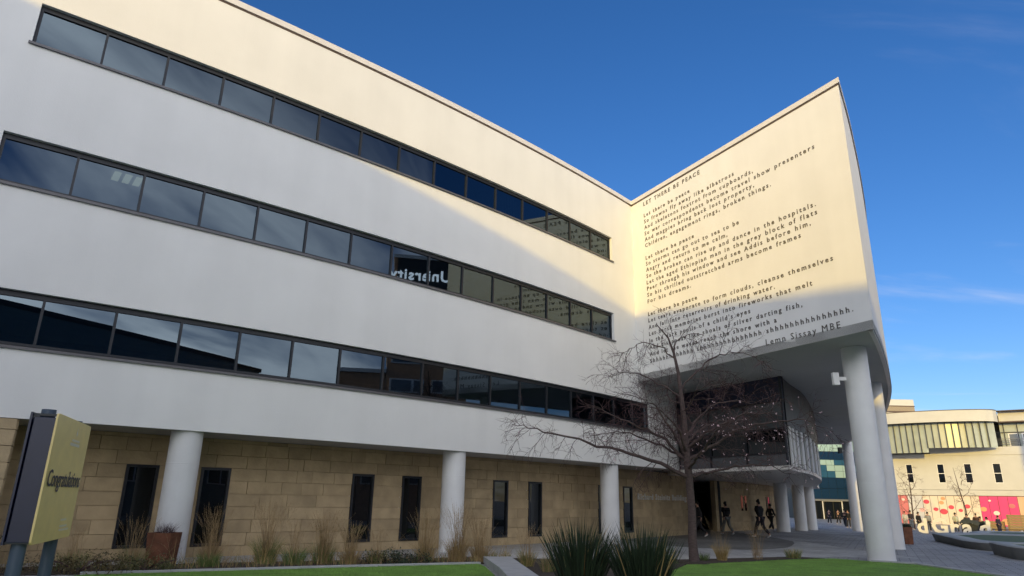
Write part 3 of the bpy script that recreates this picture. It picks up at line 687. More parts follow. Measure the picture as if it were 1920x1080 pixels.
gr = [(-6.0, 18.0, .62, .5, 260, 46, 'tall clump of straw-tipped grass, widest fan in the bed', [GG, GY]),
 (-5.25, 17.9, .42, .5, 200, 14, 'low green clump just right of the widest grass fan', [GG, GG]),
 (-4.65, 18.3, .5, .5, 230, 60, 'feathery seed-headed grass left of the third tall window', [GG, GB]),
 (-3.95, 18.2, .40, .45, 180, 40, 'wispy brown grass in front of the third tall window', [GB, GY]),
 (-3.35, 18.5, .38, .4, 170, 12, 'short straw grass below the fourth tall window', [GB, GG]),
 (-2.15, 19.2, .55, .4, 200, 36, 'golden grass in front of the fourth tall window', [GY, GB]),
 (-1.35, 19.7, .62, .45, 260, 50, 'golden brown grass at the foot of the middle column', [GB, GY]),
 (-.75, 20.0, .5, .4, 190, 34, 'thin golden grass right of the middle column', [GB, GY]),
 (.52, 18.6, .42, .35, 190, 16, 'straw yellow tuft right of the pale concrete slab', [GY, GG]),
 (1.0, 17.3, .34, .35, 150, 5, 'faded tuft tucked left of the dark strap-leaved shrub', [GB, GG]),
 (-7.0, 17.0, .30, .45, 190, 4, 'short bright green tuft left of the widest grass fan', [GG, GG]),
 (-7.35, 17.9, .55, .4, 150, 34, 'thin arching stems before the second tall window', [GB, GB]),
 (-8.6, 16.6, .45, .5, 170, 16, 'brownish grass below the first tall window', [GB, GG]),
 (-9.7, 16.2, .36, .55, 190, 10, 'straggly green brown tuft beside the sign legs', [GG, GB]),
 (6.5, 21.75, .50, .3, 200, 10, 'straw yellow tuft on the bed edge right of the bare tree', [GY, GY]),
 (9.25, 23.2, .30, .45, 200, 0, 'spiky green tuft at the lawn edge near the tall column', [GG, GY]),
 (5.9, 21.6, .22, .35, 130, 0, 'small dark green tuft close to the trunk of the bare tree', [GG, GD]),
 (7.8, 22.4, .42, .3, 30, 20, 'sparse see-through stems behind the right lawn', [GB, GB]),
 (-10.6, 14.6, .30, .6, 190, 6, 'mossy low grass between the sign and the left lawn', [GG, GB])]
for x_, y_, h, sp_, nb, fe, lab, ms in gr: grass_clump((x_, y_, .57), h * 1.32, sp_, int(nb * 1.8), lab, ms, int(fe * 2.5))
def strap_shrub(loc, h, sp_, nb, label):
    t = empty('strap_leaved_shrub', loc, label, 'shrub', 'strap-leaved evergreen shrubs')
    a = MB()
    for i in range(nb):
        an = rr.uniform(0, 6.28); r = rr.random() ** .6; p = (sp_ * .42 * r * math.cos(an), sp_ * .42 * r * math.sin(an), 0)
        blade(a, p, an + rr.uniform(-.3, .3), .06 + .42 * r * rr.uniform(.3, 1.1), h * rr.uniform(.6, 1.05) * (1 - .25 * r), .034 * rr.uniform(.7, 1.2), rr.uniform(.0, .18), 4, 0 if rr.random() < .93 else 1, rr.uniform(-1.2, 1.2))
    a.build('leaves', [GD, GY], t)
    return t
strap_shrub((1.42, 13.9, .57), 1.52, .85, 620, 'left of the two big dark strap-leaved shrubs before the columns')
strap_shrub((2.52, 13.4, .57), 1.46, .85, 620, 'right of the two big dark strap-leaved shrubs, nearer the tree')
strap_shrub((-9.35, 11.6, .57), 1.55, 1.5, 420, 'dark spiky shrub at the left edge beside the sign')
def low_shrub(loc, rx, ry, rz_, n, label, mt):
    t = empty('low_shrub', loc, label, 'shrub', 'low shrubs in the planting bed'); a = MB(); b = MB()
    for i in range(n):
        u = rr.uniform(0, 6.28); v_ = rr.uniform(.0, 1.0); rad = rr.uniform(.55, 1.05) * (1 + .25 * math.sin(3 * u + loc[0])); q_ = Vector((rx * rad * math.cos(u) * math.sqrt(1 - v_ * v_ * .8), ry * rad * math.sin(u) * math.sqrt(1 - v_ * v_ * .8), rz_ * v_ * rad))
        d1 = Vector((rr.uniform(-1, 1), rr.uniform(-1, 1), rr.uniform(-.4, 1))).normalized() * .035; d2 = d1.cross(Vector((rr.uniform(-1, 1), rr.uniform(-1, 1), 1))).normalized() * .014
        a.add([q_ - d1, q_ + d2, q_ + d1, q_ - d2], [(0, 1, 2, 3)])
    for i in range(14):
        u = rr.uniform(0, 6.28); b.tube([(0, 0, 0), (rx * .4 * math.cos(u), ry * .4 * math.sin(u), rz_ * .5), (rx * .8 * math.cos(u), ry * .8 * math.sin(u), rz_ * .7)], [.01, .007, .003], 4)
    a.build('leaves', mt, t); b.build('stems', M['twig'], t)
low_shrub((-3.1, 18.6, .57), .65, .35, .34, 1100, 'dark grey-green rounded shrub behind the kerb of the left lawn', M['shrub'])
low_shrub((-2.35, 18.9, .57), .45, .3, .26, 600, 'small dark shrub right of the rounded grey-green shrub', M['shrub'])
low_shrub((1.35, 18.3, .57), .55, .4, .30, 700, 'low shrub between the concrete slab and the strap-leaved shrubs', M['shrub'])
low_shrub((4.2, 20.5, .57), .7, .5, .45, 900, 'loose green shrub at the left foot of the bare tree', M['blade_g'])
low_shrub((-9.0, 15.3, .57), 1.1, .5, .38, 1300, 'brownish green ground shrub right of the sign legs', leafmat('dry_shrub_leaf', (.11, .085, .035)))
low_shrub((-7.9, 15.9, .57), .8, .4, .3, 700, 'thin ground shrub before the rusty planter', leafmat('dry_shrub_leaf', (.10, .10, .035)))

a = MB(); strip_ = [(-13.5, 14.2), (-8.6, 16.3), (-6.0, 17.5), (-3.6, 18.7), (-.9, 19.9), (.1, 20.2)]
for i in range(2600):
    k = rr.random() * (len(strip_) - 1); j = int(k); u = k - j; p = (strip_[j][0] + (strip_[j + 1][0] - strip_[j][0]) * u, strip_[j][1] + (strip_[j + 1][1] - strip_[j][1]) * u + rr.uniform(-.75, .8), .57)
    dens = .5 + .5 * math.sin(p[0] * 2.3 + 1) * math.sin(p[0] * .9)
    tall = rr.random() < .22 * dens + .06
    pts = blade(a, p, rr.uniform(0, 6.28), rr.uniform(.05, .5), rr.uniform(.5, 1.05) if tall else rr.uniform(.08, .34), .007 if tall else .012, rr.uniform(0, .7), 4, rr.choice((0, 1, 2) if not tall else (1, 2)), rr.uniform(-1, 1))
    if tall:
        for kk in range(8):
            q_ = pts[-2].lerp(pts[-1], kk / 8); e_ = Vector((rr.uniform(-1, 1), rr.uniform(-1, 1), rr.uniform(0, 1))) * .03; s_ = Vector((rr.uniform(-1, 1), rr.uniform(-1, 1), 0)) * .003; a.add([q_ - s_, q_ + s_, q_ + e_], [(0, 1, 2)], 2)
tag(a.build('wild_grass', [GG, GY, GB]), 'thin mixed straw and green growth filling the planting bed', 'grass', kind='stuff')
a = MB()
for i in range(2600):
    k = rr.random() * (len(strip_) - 1); j = int(k); u = k - j; x_, y_ = strip_[j][0] + (strip_[j + 1][0] - strip_[j][0]) * u, strip_[j][1] + (strip_[j + 1][1] - strip_[j][1]) * u + rr.uniform(-.9, .9); an = rr.uniform(0, 6.28); l = rr.uniform(.012, .03)
    d1 = Vector((math.cos(an), math.sin(an), rr.uniform(-.3, .3))) * l; d2 = Vector((-math.sin(an), math.cos(an), 0)) * l * .45; c0 = Vector((x_, y_, .585)); a.add([c0 - d1, c0 + d2, c0 + d1, c0 - d2], [(0, 1, 2, 3)])
for i in range(260):
    x_, y_ = rr.uniform(-7, 12), rr.uniform(14.5, 22.5); an = rr.uniform(0, 6.28); l = rr.uniform(.015, .032); d1 = Vector((math.cos(an), math.sin(an), rr.uniform(-.3, .3))) * l; d2 = Vector((-math.sin(an), math.cos(an), 0)) * l * .45
    if inpoly(x_, y_, lawnR) or inpoly(x_, y_, lawnL): c0 = Vector((x_, y_, .602)); a.add([c0 - d1, c0 + d2, c0 + d1, c0 - d2], [(0, 1, 2, 3)])
tag(a.build('leaf_litter', leafmat('dead_leaf', (.16, .10, .05), .4)), 'small dead leaves scattered over bed and lawn', 'litter', kind='stuff')
# rusty planters
def planter(loc, w_, h, label, tw):
    t = empty('steel_planter', loc, label, 'planter', 'rusty steel planters'); x = MB(); a, b = w_ / 2 * .86, w_ / 2
    def ring(r, z): return [(-r, -r, z), (r, -r, z), (r, r, z), (-r, r, z)]
    vs = ring(a, 0) + ring(b, h) + ring(b - .03, h) + ring(b - .04, h - .08)
    x.add(vs, [(0, 1, 5, 4), (1, 2, 6, 5), (2, 3, 7, 6), (3, 0, 4, 7), (4, 5, 9, 8), (5, 6, 10, 9), (6, 7, 11, 10), (7, 4, 8, 11), (8, 9, 13, 12), (9, 10, 14, 13), (10, 11, 15, 14), (11, 8, 12, 15), (3, 2, 1, 0)])
    x.build('box', M['rust'], t); x = MB(); x.quad(*[(k[0], k[1], h - .07) for k in ring(b - .04, 0)]); x.build('soil', M['soil'], t)
    a = MB()
    for i in range(260 if tw else 420):
        an = rr.uniform(0, 6.28)
        if tw: blade(a, (rr.uniform(-.2, .2), rr.uniform(-.2, .2), h - .07), an, rr.uniform(.1, .9), rr.uniform(.15, .42), .006, rr.uniform(0, .6), 4, 0)
        else: blade(a, (rr.uniform(-.2, .2), rr.uniform(-.2, .2), h - .07), an, rr.uniform(.1, .6), rr.uniform(.1, .28), .03, .2, 3, 0)
    a.build('plant', M['twig'] if tw else M['shrub'], t)
planter((-8.12, 17.0, .56), .56, .74, 'rusty square planter with bare twigs before the left column', True)
planter((19.45, 34.7, gz(19.45, 34.7)), .44, .80, 'rusty tapered planter with a green bush beyond the tall column', False)

# ------------------------------------------------------------------ bare tree
def bare_tree(name, loc, label, limbs, trunk, seed, fine=1.0, twr=.006, bloom=0, group=None, scale=1.0, spread=1.0):
    r_ = random.Random(seed); t = empty(name, loc, label, 'tree', group)
    x = MB(); x.tube([Vector(p) for p, _ in trunk], [k for _, k in trunk], 14, 0, True); smooth_auto(x.build('trunk', M['bark'], t), 60)
    br = MB(); tw = MB(); tips = []
    def path(p, d, L_, n, sag, wob):
        pts = [p.copy()]; d = d.normalized()
        for i in range(n):
            d = (d + Vector((r_.gauss(0, wob), r_.gauss(0, wob), r_.gauss(0, wob) - sag))).normalized(); p = p + d * (L_ / n); pts.append(p.copy())
        return pts
    def at_(pts, t_):
        k = t_ * (len(pts) - 1); i = min(int(k), len(pts) - 2); return pts[i].lerp(pts[i + 1], k - i), (pts[i + 1] - pts[i]).normalized()
    def side(d, amt, up):
        a = Vector((r_.gauss(0, 1), r_.gauss(0, 1), r_.gauss(0, .7))); a -= d * a.dot(d); a.normalize(); return (d * (1 - amt) + a * amt + Vector((0, 0, up))).normalized()
    for pts, rad in limbs:
        cp = [Vector(p) for p in pts]
        # smooth the limb
        sm = []; Q = [cp[0] * 2 - cp[1]] + cp + [cp[-1] * 2 - cp[-2]]
        for i in range(1, len(Q) - 2):
            for k in range(4):
                u = k / 4; a, b, c, d = Q[i - 1], Q[i], Q[i + 1], Q[i + 2]
                sm.append(.5 * ((2 * b) + (c - a) * u + (2 * a - 5 * b + 4 * c - d) * u * u + (3 * b - a - 3 * c + d) * u ** 3) + Vector((r_.gauss(0, .03), r_.gauss(0, .03), r_.gauss(0, .03))) * (1 if i + k > 1 else 0))
        sm.append(cp[-1]); L_ = sum((b - a).length for a, b in zip(sm[:-1], sm[1:])); n = len(sm)
        br.tube(sm, [max(rad * (1 - .88 * i / (n - 1)), .009) for i in range(n)], 7)
        n2 = int(L_ * 3.6 * fine)
        for i in range(n2):
            u = .14 + .86 * (i + r_.random()) / n2; p, d = at_(sm, min(u, .999)); l2 = (.5 + .9 * r_.random()) * (1.15 - .5 * u) * spread
            b2 = path(p, side(d, .62, .10), l2, 6, r_.uniform(-.03, .09), .13); r2 = .011 * (1.2 - .5 * u); br.tube(b2, [r2 * (1 - .6 * k / 6) for k in range(7)], 4)
            n3 = int(7 * fine * l2 + 3)
            for j in range(n3):
                v_ = .12 + .88 * (j + r_.random()) / n3; p3, d3 = at_(b2, min(v_, .999)); l3 = r_.uniform(.22, .62) * spread
                b3 = path(p3, side(d3, .55, .02), l3, 5, r_.uniform(.02, .17), .12); tw.tube(b3, [twr * (1 - .55 * k / 5) for k in range(6)], 3); tips.append(b3[3]); 
                for q_ in range(r_.choice((1, 2, 2, 3)) if fine > .7 else 1):
                    p4, d4 = at_(b3, r_.uniform(.25, .9)); b4 = path(p4, side(d4, .55, 0), r_.uniform(.10, .32) * spread, 3, r_.uniform(.03, .2), .12); tw.tube(b4, [twr * .75, twr * .65, twr * .5, twr * .35], 3); tips.append(b4[-1])
    br.build('branches', M['bark'], t, smooth=True); tag(tw.build('twigs', M['twig'], t), kind='stuff')
    if bloom:
        b = MB(); c_ = [q_ for q_ in tips if q_.x > .3 and 2.0 < q_.z < 4.6] ; d_ = [q_ for q_ in tips if q_.z < 3.6]
        for i in range(bloom):
            p = r_.choice(c_ if r_.random() < .72 else d_)
            for k in range(r_.choice((1, 1, 2, 3))):
                q_ = p + Vector((r_.gauss(0, .02), r_.gauss(0, .02), r_.gauss(0, .02)))
                for j in range(5):
                    a1 = 6.283 * j / 5; n_ = Vector((r_.gauss(0, 1), r_.gauss(0, 1), r_.gauss(0, 1))).normalized(); s1 = n_.orthogonal().normalized() * r_.uniform(.014, .024); b.add([q_ - s1, q_ + n_ * .016, q_ + s1, q_ - n_ * .016], [(0, 1, 2, 3)])
        tag(b.build('blossom', M['blossom'], t), kind='stuff')
    return t
TL = (5.36, 20.6, .56)
trunk = [((0, 0, -.05), .19), ((0, 0, .1), .15), ((-.02, 0, .6), .125), ((.02, .01, 1.4), .115), ((-.01, 0, 2.3), .108), ((-.03, .02, 2.9), .108), ((-.05, .03, 3.4), .10), ((-.06, 0, 4.1), .080), ((-.10, .03, 4.8), .065), ((-.16, .0, 5.5), .052), ((-.25, .03, 6.1), .040), ((-.42, .0, 6.6), .026), ((-.75, 0, 7.0), .014)]
limbs = [
 ([(-.02, 0, 2.35), (-.9, -.2, 2.75), (-2.1, -.4, 3.05), (-3.4, -.5, 3.35), (-4.6, -.6, 3.62), (-5.3, -.65, 3.75)], .065),
 ([(-.04, 0, 2.75), (-.5, .1, 3.3), (-1.0, .2, 3.7), (-1.7, .3, 3.95), (-2.4, .3, 4.3), (-2.6, .3, 4.35)], .055),
 ([(-.05, 0, 3.0), (-.45, -.2, 3.6), (-.9, -.4, 4.3), (-1.3, -.5, 4.55), (-2.0, -.6, 4.7)], .045),
 ([(-.10, 0, 4.7), (-.6, .1, 5.1), (-1.2, .2, 5.4), (-1.9, .2, 5.5), (-2.2, .2, 5.3)], .028),
 ([(-.20, 0, 5.9), (-.7, -.1, 6.25), (-1.3, -.2, 6.35), (-1.8, -.2, 6.1), (-2.1, -.2, 5.7)], .024),
 ([(-.25, 0, 6.1), (-.1, .1, 6.5), (.3, .2, 6.75), (.8, .3, 6.75)], .018),
 ([(-.12, 0, 4.95), (.3, -.1, 5.4), (.8, -.2, 5.85), (1.4, -.3, 6.1), (2.1, -.4, 5.9), (2.4, -.4, 5.6)], .034),
 ([(-.05, 0, 3.5), (.4, .1, 4.1), (1.0, .2, 4.55), (1.9, .3, 4.7), (2.6, .3, 4.4)], .042),
 ([(0, 0, 2.85), (.6, -.2, 3.2), (1.5, -.4, 3.75), (2.4, -.5, 3.95), (3.3, -.6, 4.0), (4.1, -.7, 3.7)], .050),
 ([(0, 0, 2.4), (.8, .2, 2.55), (1.7, .3, 2.75), (2.6, .4, 2.75), (3.2, .4, 2.55)], .048),
 ([(-.02, 0, 2.6), (.1, -1.0, 3.0), (.25, -2.0, 3.5), (.3, -2.9, 3.6)], .050),
 ([(-.03, 0, 3.1), (-.5, -.8, 3.7), (-1.1, -1.5, 4.1), (-1.9, -2.1, 4.2)], .042),
 ([(-.03, 0, 3.2), (.6, -.7, 3.7), (1.4, -1.3, 4.1), (2.3, -1.6, 4.0)], .042),
 ([(-.02, 0, 2.7), (.2, 1.0, 3.2), (.3, 2.0, 3.6), (.5, 2.8, 3.7)], .048),
 ([(-.03, 0, 2.9), (-.8, .8, 3.4), (-1.7, 1.5, 3.8), (-2.6, 1.9, 3.7)], .044),
 ([(-.04, 0, 3.4), (.8, .8, 3.9), (1.7, 1.5, 4.3), (2.5, 1.9, 4.1)], .038),
 ([(-.07, 0, 4.3), (.2, -.8, 4.8), (.5, -1.5, 5.0)], .028), ([(-.07, 0, 4.4), (-.3, .9, 4.9), (-.5, 1.7, 5.0)], .028)]
bare_tree('cherry_tree', TL, 'bare spreading cherry tree with a few pale blossoms before the poem wall', limbs, trunk, 11, 1.12, .0052, 180)
x = MB(); vs = [(TL[0] + .55 * math.cos(a) * (1 + .2 * math.sin(3 * a)), TL[1] + .5 * math.sin(a), .580) for a in [i * .3927 for i in range(16)]]; x.add(vs + [(TL[0], TL[1], .64)], [(i, (i + 1) % 16, 16) for i in range(16)])
tag(x.build('soil', M['soil']), 'ring of dark soil round the trunk of the cherry tree', kind='structure')
def small_tree(loc, seed, label, h, lean):
    r_ = random.Random(seed); tr = [((0, 0, 0), .09), ((.03, 0, h * .3), .07), ((.05 + lean, 0, h * .6), .05), ((lean * 1.6, .05, h * .95), .015)]
    L_ = []
    for i in range(7):
        z = h * (.18 + .10 * i); a = i * 2.4 + seed; l = h * .27 * (1.1 - i * .08); L_.append(([(0.02, 0, z), (l * .45 * math.cos(a), l * .45 * math.sin(a), z + l * .5), (l * .8 * math.cos(a), l * .8 * math.sin(a), z + l * 1.15)], .035))
    bare_tree('young_tree', loc, label, L_, tr, seed, .55, .012, 0, 'bare young trees on the far plaza')
small_tree((42.2, 73.5, .05), 3, 'bare young tree behind the standing group, left of the giant letters', 6.3, .1)
small_tree((52.0, 80.0, .05), 5, 'bare young tree in front of the dotted hoarding, right of the giant letters', 7.0, -.35)

# ------------------------------------------------------------------ sign
sg = empty('campus_sign', (-7.3, 11.4, .55), 'gold and navy totem sign reading Congratulations on two posts', 'sign')
gl_, gr_ = Vector((-6.93, 10.5)), Vector((-7.74, 12.7)); sd = (gr_ - gl_).normalized(); sn = Vector((sd.y, -sd.x))
if sn.dot(-gl_) < 0: sn = -sn      # towards the camera side
def schild(o): o.parent = sg; o.matrix_parent_inverse = Matrix.Translation(-Vector(sg.location)); return o
SZ0, SZ1 = 1.43, 3.34; SL = (gr_ - gl_).length
sax = (Vector((sd.x, sd.y, 0)), Vector((-sn.x, -sn.y, 0)), Vector((0, 0, 1)))
c0 = (gl_ + gr_) / 2 - sn * .012
# gold face with rounded corners
me = MB(); rr0 = .06; P = []
for (cx_, cz_, a0) in ((SL / 2 - rr0, (SZ1 - SZ0) / 2 - rr0, 0), (-SL / 2 + rr0, (SZ1 - SZ0) / 2 - rr0, 90), (-SL / 2 + rr0, -(SZ1 - SZ0) / 2 + rr0, 180), (SL / 2 - rr0, -(SZ1 - SZ0) / 2 + rr0, 270)):
    for k in range(5): a = R(a0 + k * 22.5); P.append((cx_ + rr0 * math.cos(a), cz_ + rr0 * math.sin(a)))
zc = (SZ0 + SZ1) / 2
fr_ = [Vector((c0.x, c0.y, zc)) + sax[0] * u + Vector((0, 0, w_)) for u, w_ in P]; bk_ = [p + sax[1] * .03 for p in fr_]; n = len(P)
me.add(fr_ + bk_, [tuple(range(n)), tuple(reversed(range(n, 2 * n)))] + [(i, (i + 1) % n, n + (i + 1) % n, n + i) for i in range(n)]); schild(me.build('gold_panel', M['gold']))
c1 = (gl_ + gr_) / 2 - sn * .19
x = MB(); x.box((c1.x, c1.y, zc - .02), (SL * .97, .30, SZ1 - SZ0 - .10), sax); schild(x.build('sign_body', M['navy'], bevel=.01))
x = MB()
c2 = (gl_ + gr_) / 2 - sn * .37
x.box((c2.x, c2.y, zc), (SL, .03, SZ1 - SZ0), sax); o = schild(x.build('rear_panel', M['navy'])); o['label'] = 'navy rear panel of the sign'
for k in (.03, .97):
    for z in (SZ0 + .03, SZ1 - .03, ):
        p = gl_.lerp(gr_, k) - sn * .20; x = MB(); x.box((p.x, p.y, z), (.05, .31, .035), sax); schild(x.build('edge_rail', M['darkpanel']))
for k, off in ((.08, .20), (.86, .20)):
    p = gl_.lerp(gr_, k) - sn * off; x = MB(); x.tube([(p.x, p.y, .5), (p.x, p.y, SZ1 + .06)], [.10, .10], 20, 0, True); o = schild(x.build('post', mat('post_paint', (.07, .10, .14), .45))); smooth_auto(o, 40)
o = place_text('lettering', 'Congratulations', .36, (gl_.x + sd.x * .10, gl_.y + sd.y * .10, 2.26), tuple(sd), M['navy'], width=SL - .2, extrude=.002, off=.002, bold=.004); schild(o)
# small white crest and caption blocks on the gold panel
x = MB()
def onface(u0, u1, z0, z1):
    a = gl_ + sd * u0 + sn * .003; b = gl_ + sd * u1 + sn * .003; x.quad((a.x, a.y, z0), (b.x, b.y, z0), (b.x, b.y, z1), (a.x, a.y, z1))
a = gl_ + sd * 1.30 + sn * .003; b = gl_ + sd * 1.36 + sn * .003; cc = gl_ + sd * 1.33 + sn * .003; x.add([(a.x, a.y, 3.12), (b.x, b.y, 3.12), (cc.x, cc.y, 3.24), (cc.x, cc.y, 3.06)], [(0, 3, 1), (0, 1, 2)])
for k in range(9): onface(1.08 + k * .06, 1.12 + k * .06, 2.99, 3.025)
for k in range(11): onface(1.0 + k * .06, 1.045 + k * .06, 2.92, 2.965)
schild(x.build('crest', M['white']))
x = MB()
for j, (z, n_) in enumerate(((1.62, 9), (1.56, 12), (1.72, 7))):
    for k in range(n_): onface(1.42 + k * .055, 1.455 + k * .055, z, z + .032)
schild(x.build('caption', M['white']))

# ------------------------------------------------------------------ people
def skin_obj(name, verts, edges, radii, material, parent, root=0, sub=1):
    me = bpy.data.meshes.new(name); bm = bmesh.new(); ly = bm.verts.layers.skin.verify()
    vs = []
    for i, (p, r_) in enumerate(zip(verts, radii)):
        v = bm.verts.new(p); rr_ = r_ if hasattr(r_, '__len__') else (r_, r_); v[ly].radius = rr_; v[ly].use_root = (i == root); vs.append(v)
    for a, b in edges: bm.edges.new((vs[a], vs[b]))
    bm.to_mesh(me); bm.free()
    o = bpy.data.objects.new(name, me); COL.objects.link(o); md = o.modifiers.new('s', 'SKIN'); md.use_smooth_shade = True; md.branch_smoothing = .3
    if sub: sb = o.modifiers.new('u', 'SUBSURF'); sb.levels = sub; sb.render_levels = sub
    dg = bpy.context.evaluated_depsgraph_get(); me2 = bpy.data.meshes.new_from_object(o.evaluated_get(dg)); o.modifiers.clear(); o.data = me2; bpy.data.meshes.remove(me)
    me2.materials.clear(); me2.materials.append(material); me2.name = name; o.parent = parent; return o
cmat = {}
def cloth(c, nm='cloth'):
    if c not in cmat: cmat[c] = mat(nm, c, .85, vary=.15, nscale=6)
    return cmat[c]
def person(loc, rz, label, pose='stand', top=(.012, .012, .014), legs=(.02, .022, .03), shoes=(.6, .6, .6), hair=(.015, .012, .01), h=1.72, coat=False, seed=1, group=None, skinc=None):
    r_ = random.Random(seed); t = empty('person', loc, label, 'person', group, rz); k = h / 1.74
    V3 = lambda x, y, z: Vector((x, y, z)) * k
    hipz = .93
    if pose == 'stand':
        L = [V3(-.095, 0, .90), V3(-.11, .03, .50), V3(-.115, -.02, .09), V3(-.13, .13, .04)]; Rg = [V3(.095, 0, .90), V3(.12, .01, .50), V3(.14, -.03, .09), V3(.16, .12, .04)]; lean = .0
        AL = [V3(-.19, 0, 1.42), V3(-.24, -.02, 1.14), V3(-.22, .12, .92)]; AR = [V3(.19, 0, 1.42), V3(.25, -.04, 1.14), V3(.20, .14, 1.0)]
    elif pose == 'walk':
        L = [V3(-.09, 0, .90), V3(-.09, .20, .52), V3(-.09, .30, .10), V3(-.09, .45, .07)]; Rg = [V3(.09, 0, .90), V3(.10, -.05, .50), V3(.10, -.38, .16), V3(.10, -.26, .05)]; lean = .04
        AL = [V3(-.19, .03, 1.42), V3(-.25, -.10, 1.16), V3(-.23, -.08, .92)]; AR = [V3(.19, .03, 1.42), V3(.25, .08, 1.15), V3(.21, .24, .97)]
    else:
        hipz = .50; L = [V3(-.10, 0, .48), V3(-.13, .42, .50), V3(-.13, .46, .09), V3(-.13, .60, .04)]; Rg = [V3(.10, 0, .48), V3(.14, .42, .50), V3(.15, .40, .09), V3(.16, .55, .04)]; lean = .06
        AL = [V3(-.19, .04, .98), V3(-.25, .10, .72), V3(-.15, .30, .60)]; AR = [V3(.19, .04, .98), V3(.25, .10, .72), V3(.15, .32, .62)]
    b0 = hipz; P = [V3(0, 0, b0 + .02), V3(0, lean * .5, b0 + .22), V3(0, lean, b0 + .42), V3(0, lean, b0 + .52), V3(0, lean + .01, b0 + .59), V3(0, lean + .035, b0 + .66), V3(0, lean + .02, b0 + .74)]
    RR = [(.14, .105), (.125, .09), (.15, .105), (.11, .08), (.052, .055), (.072, .088), (.075, .092)]
    E = [(0, 1), (1, 2), (2, 3), (3, 4), (4, 5), (5, 6)]; RR = [tuple(q_ * k for q_ in x_) for x_ in RR]
    def chain(root, pts, rad):
        pv = root
        for p, r0 in zip(pts, rad): P.append(p); RR.append((r0 * k, r0 * k)); E.append((pv, len(P) - 1)); pv = len(P) - 1
        return pv
    chain(0, L, [.085, .058, .04, .035]); chain(0, Rg, [.085, .058, .04, .035])
    for A_ in (AL, AR):
        w_ = chain(3, A_, [.06, .042, .027]); d = (A_[2] - A_[1]).normalized(); sd_ = d.cross(Vector((0, 0, 1))).normalized() if abs(d.z) < .95 else Vector((1, 0, 0))
        pm = chain(w_, [A_[2] + d * .06 * k], [.028])
        for j, fl_ in enumerate((.070, .085, .080, .060)): chain(pm, [A_[2] + d * (.06 + fl_) * k + sd_ * (.012 * (j - 1.5)) * k * 1.6 + Vector((0, .01, 0))], [.009])
        chain(w_, [A_[2] + d * .05 * k - sd_ * .04 * k], [.010])
    sk = M['skin'] if skinc is None else cloth(skinc, 'skin')
    body = skin_obj('body', P, E, RR, sk, t)
    # clothing: jacket, trousers, shoes, hair
    jv = [V3(0, 0, b0 + (.0 if not coat else -.02)), V3(0, lean * .5, b0 + .22), V3(0, lean, b0 + .42), V3(0, lean, b0 + .53)]; jr = [(.195, .155), (.185, .15), (.205, .155), (.14, .115)]; je = [(0, 1), (1, 2), (2, 3)]
    if coat and pose != 'sit': jv = [V3(0, 0, b0 - .42)] + jv; jr = [(.20, .16)] + jr; je = [(0, 1), (1, 2), (2, 3), (3, 4)]
    jt = len(jv) - 1
    for A_ in (AL, AR):
        a = len(jv); jv += [A_[0], A_[1], A_[1].lerp(A_[2], .9)]; jr += [(.085, .085), (.068, .068), (.05, .05)]; je += [(jt, a), (a, a + 1), (a + 1, a + 2)]
    skin_obj('jacket', jv, je, [tuple(q_ * k for q_ in x_) for x_ in jr], cloth(top, 'jacket_cloth'), t)
    tv = [V3(0, 0, b0 + .03)] + L[:2] + [L[1].lerp(L[2], .93)] + Rg[:2] + [Rg[1].lerp(Rg[2], .93)]
    skin_obj('trousers', tv, [(0, 1), (1, 2), (2, 3), (0, 4), (4, 5), (5, 6)], [tuple(q_ * k for q_ in x_) for x_ in [(.165, .13), (.118, .118), (.09, .09), (.075, .075), (.118, .118), (.09, .09), (.075, .075)]], cloth(legs, 'trouser_cloth'), t)
    for G_ in (L, Rg):
        d = (G_[3] - G_[2]); d = d.normalized(); skin_obj('shoe', [G_[2] - Vector((0, .03, .02)) * k, G_[3], G_[3] + d * .05 * k], [(0, 1), (1, 2)], [(.05 * k, .055 * k), (.045 * k, .035 * k), (.035 * k, .025 * k)], cloth(shoes, 'shoe'), t)
    hp = P[6]; skin_obj('hair', [hp + Vector((0, -.028, .015)) * k, hp + Vector((0, -.012, .032)) * k, hp + Vector((0, -.055, -.05 if r_.random() < .5 else -.14)) * k], [(0, 1), (0, 2)], [(.074 * k, .082 * k), (.060 * k, .066 * k), (.055 * k, .045 * k)], cloth(hair, 'hair'), t)
    return t
BK = (.012, .012, .014)
person((13.15, 36.8, .55), R(40), 'person in a bulky black jacket and white trainers walking away under the canopy', 'walk', top=BK, legs=(.02, .016, .022), seed=2, h=1.86)
person((17.75, 47.75, .5), R(-60), 'person in dark clothes partly hidden by the stone colonnade column', 'walk', top=(.05, .045, .04), legs=BK, seed=3)
person((9.9, 36.6, .55), R(80), 'person in black with white trainers just right of the cherry trunk', 'walk', top=BK, legs=BK, seed=4)
person((12.2, 39.4, .55), R(20), 'person in a black top and mottled grey trousers at the dark entrance', 'walk', top=BK, legs=(.13, .14, .14), seed=5)
person((39.4, 86.6, gz(39, 86)), R(170), 'person in a dark jacket, left of the pair walking by the glass building', 'walk', top=(.02, .02, .03), seed=6)
person((40.6, 86.8, gz(40, 86)), R(175), 'person in black, right of the pair walking by the glass building', 'walk', top=BK, legs=BK, seed=7)
person((33.2, 69.6, gz(33, 69)), R(140), 'person in black with a pale collar walking beside the far column', 'walk', top=BK, seed=8)
person((34.1, 70.8, gz(34, 70)), R(150), 'person in dark clothes close behind the one with the pale collar', 'stand', top=BK, seed=9)
G3 = 'people standing round the giant letters'
person((40.2, 71.5, .05), R(150), 'person in a white coat, leftmost of the standing group by the rusty planter', 'stand', top=(.55, .54, .52), legs=(.3, .3, .32), seed=10, group=G3)
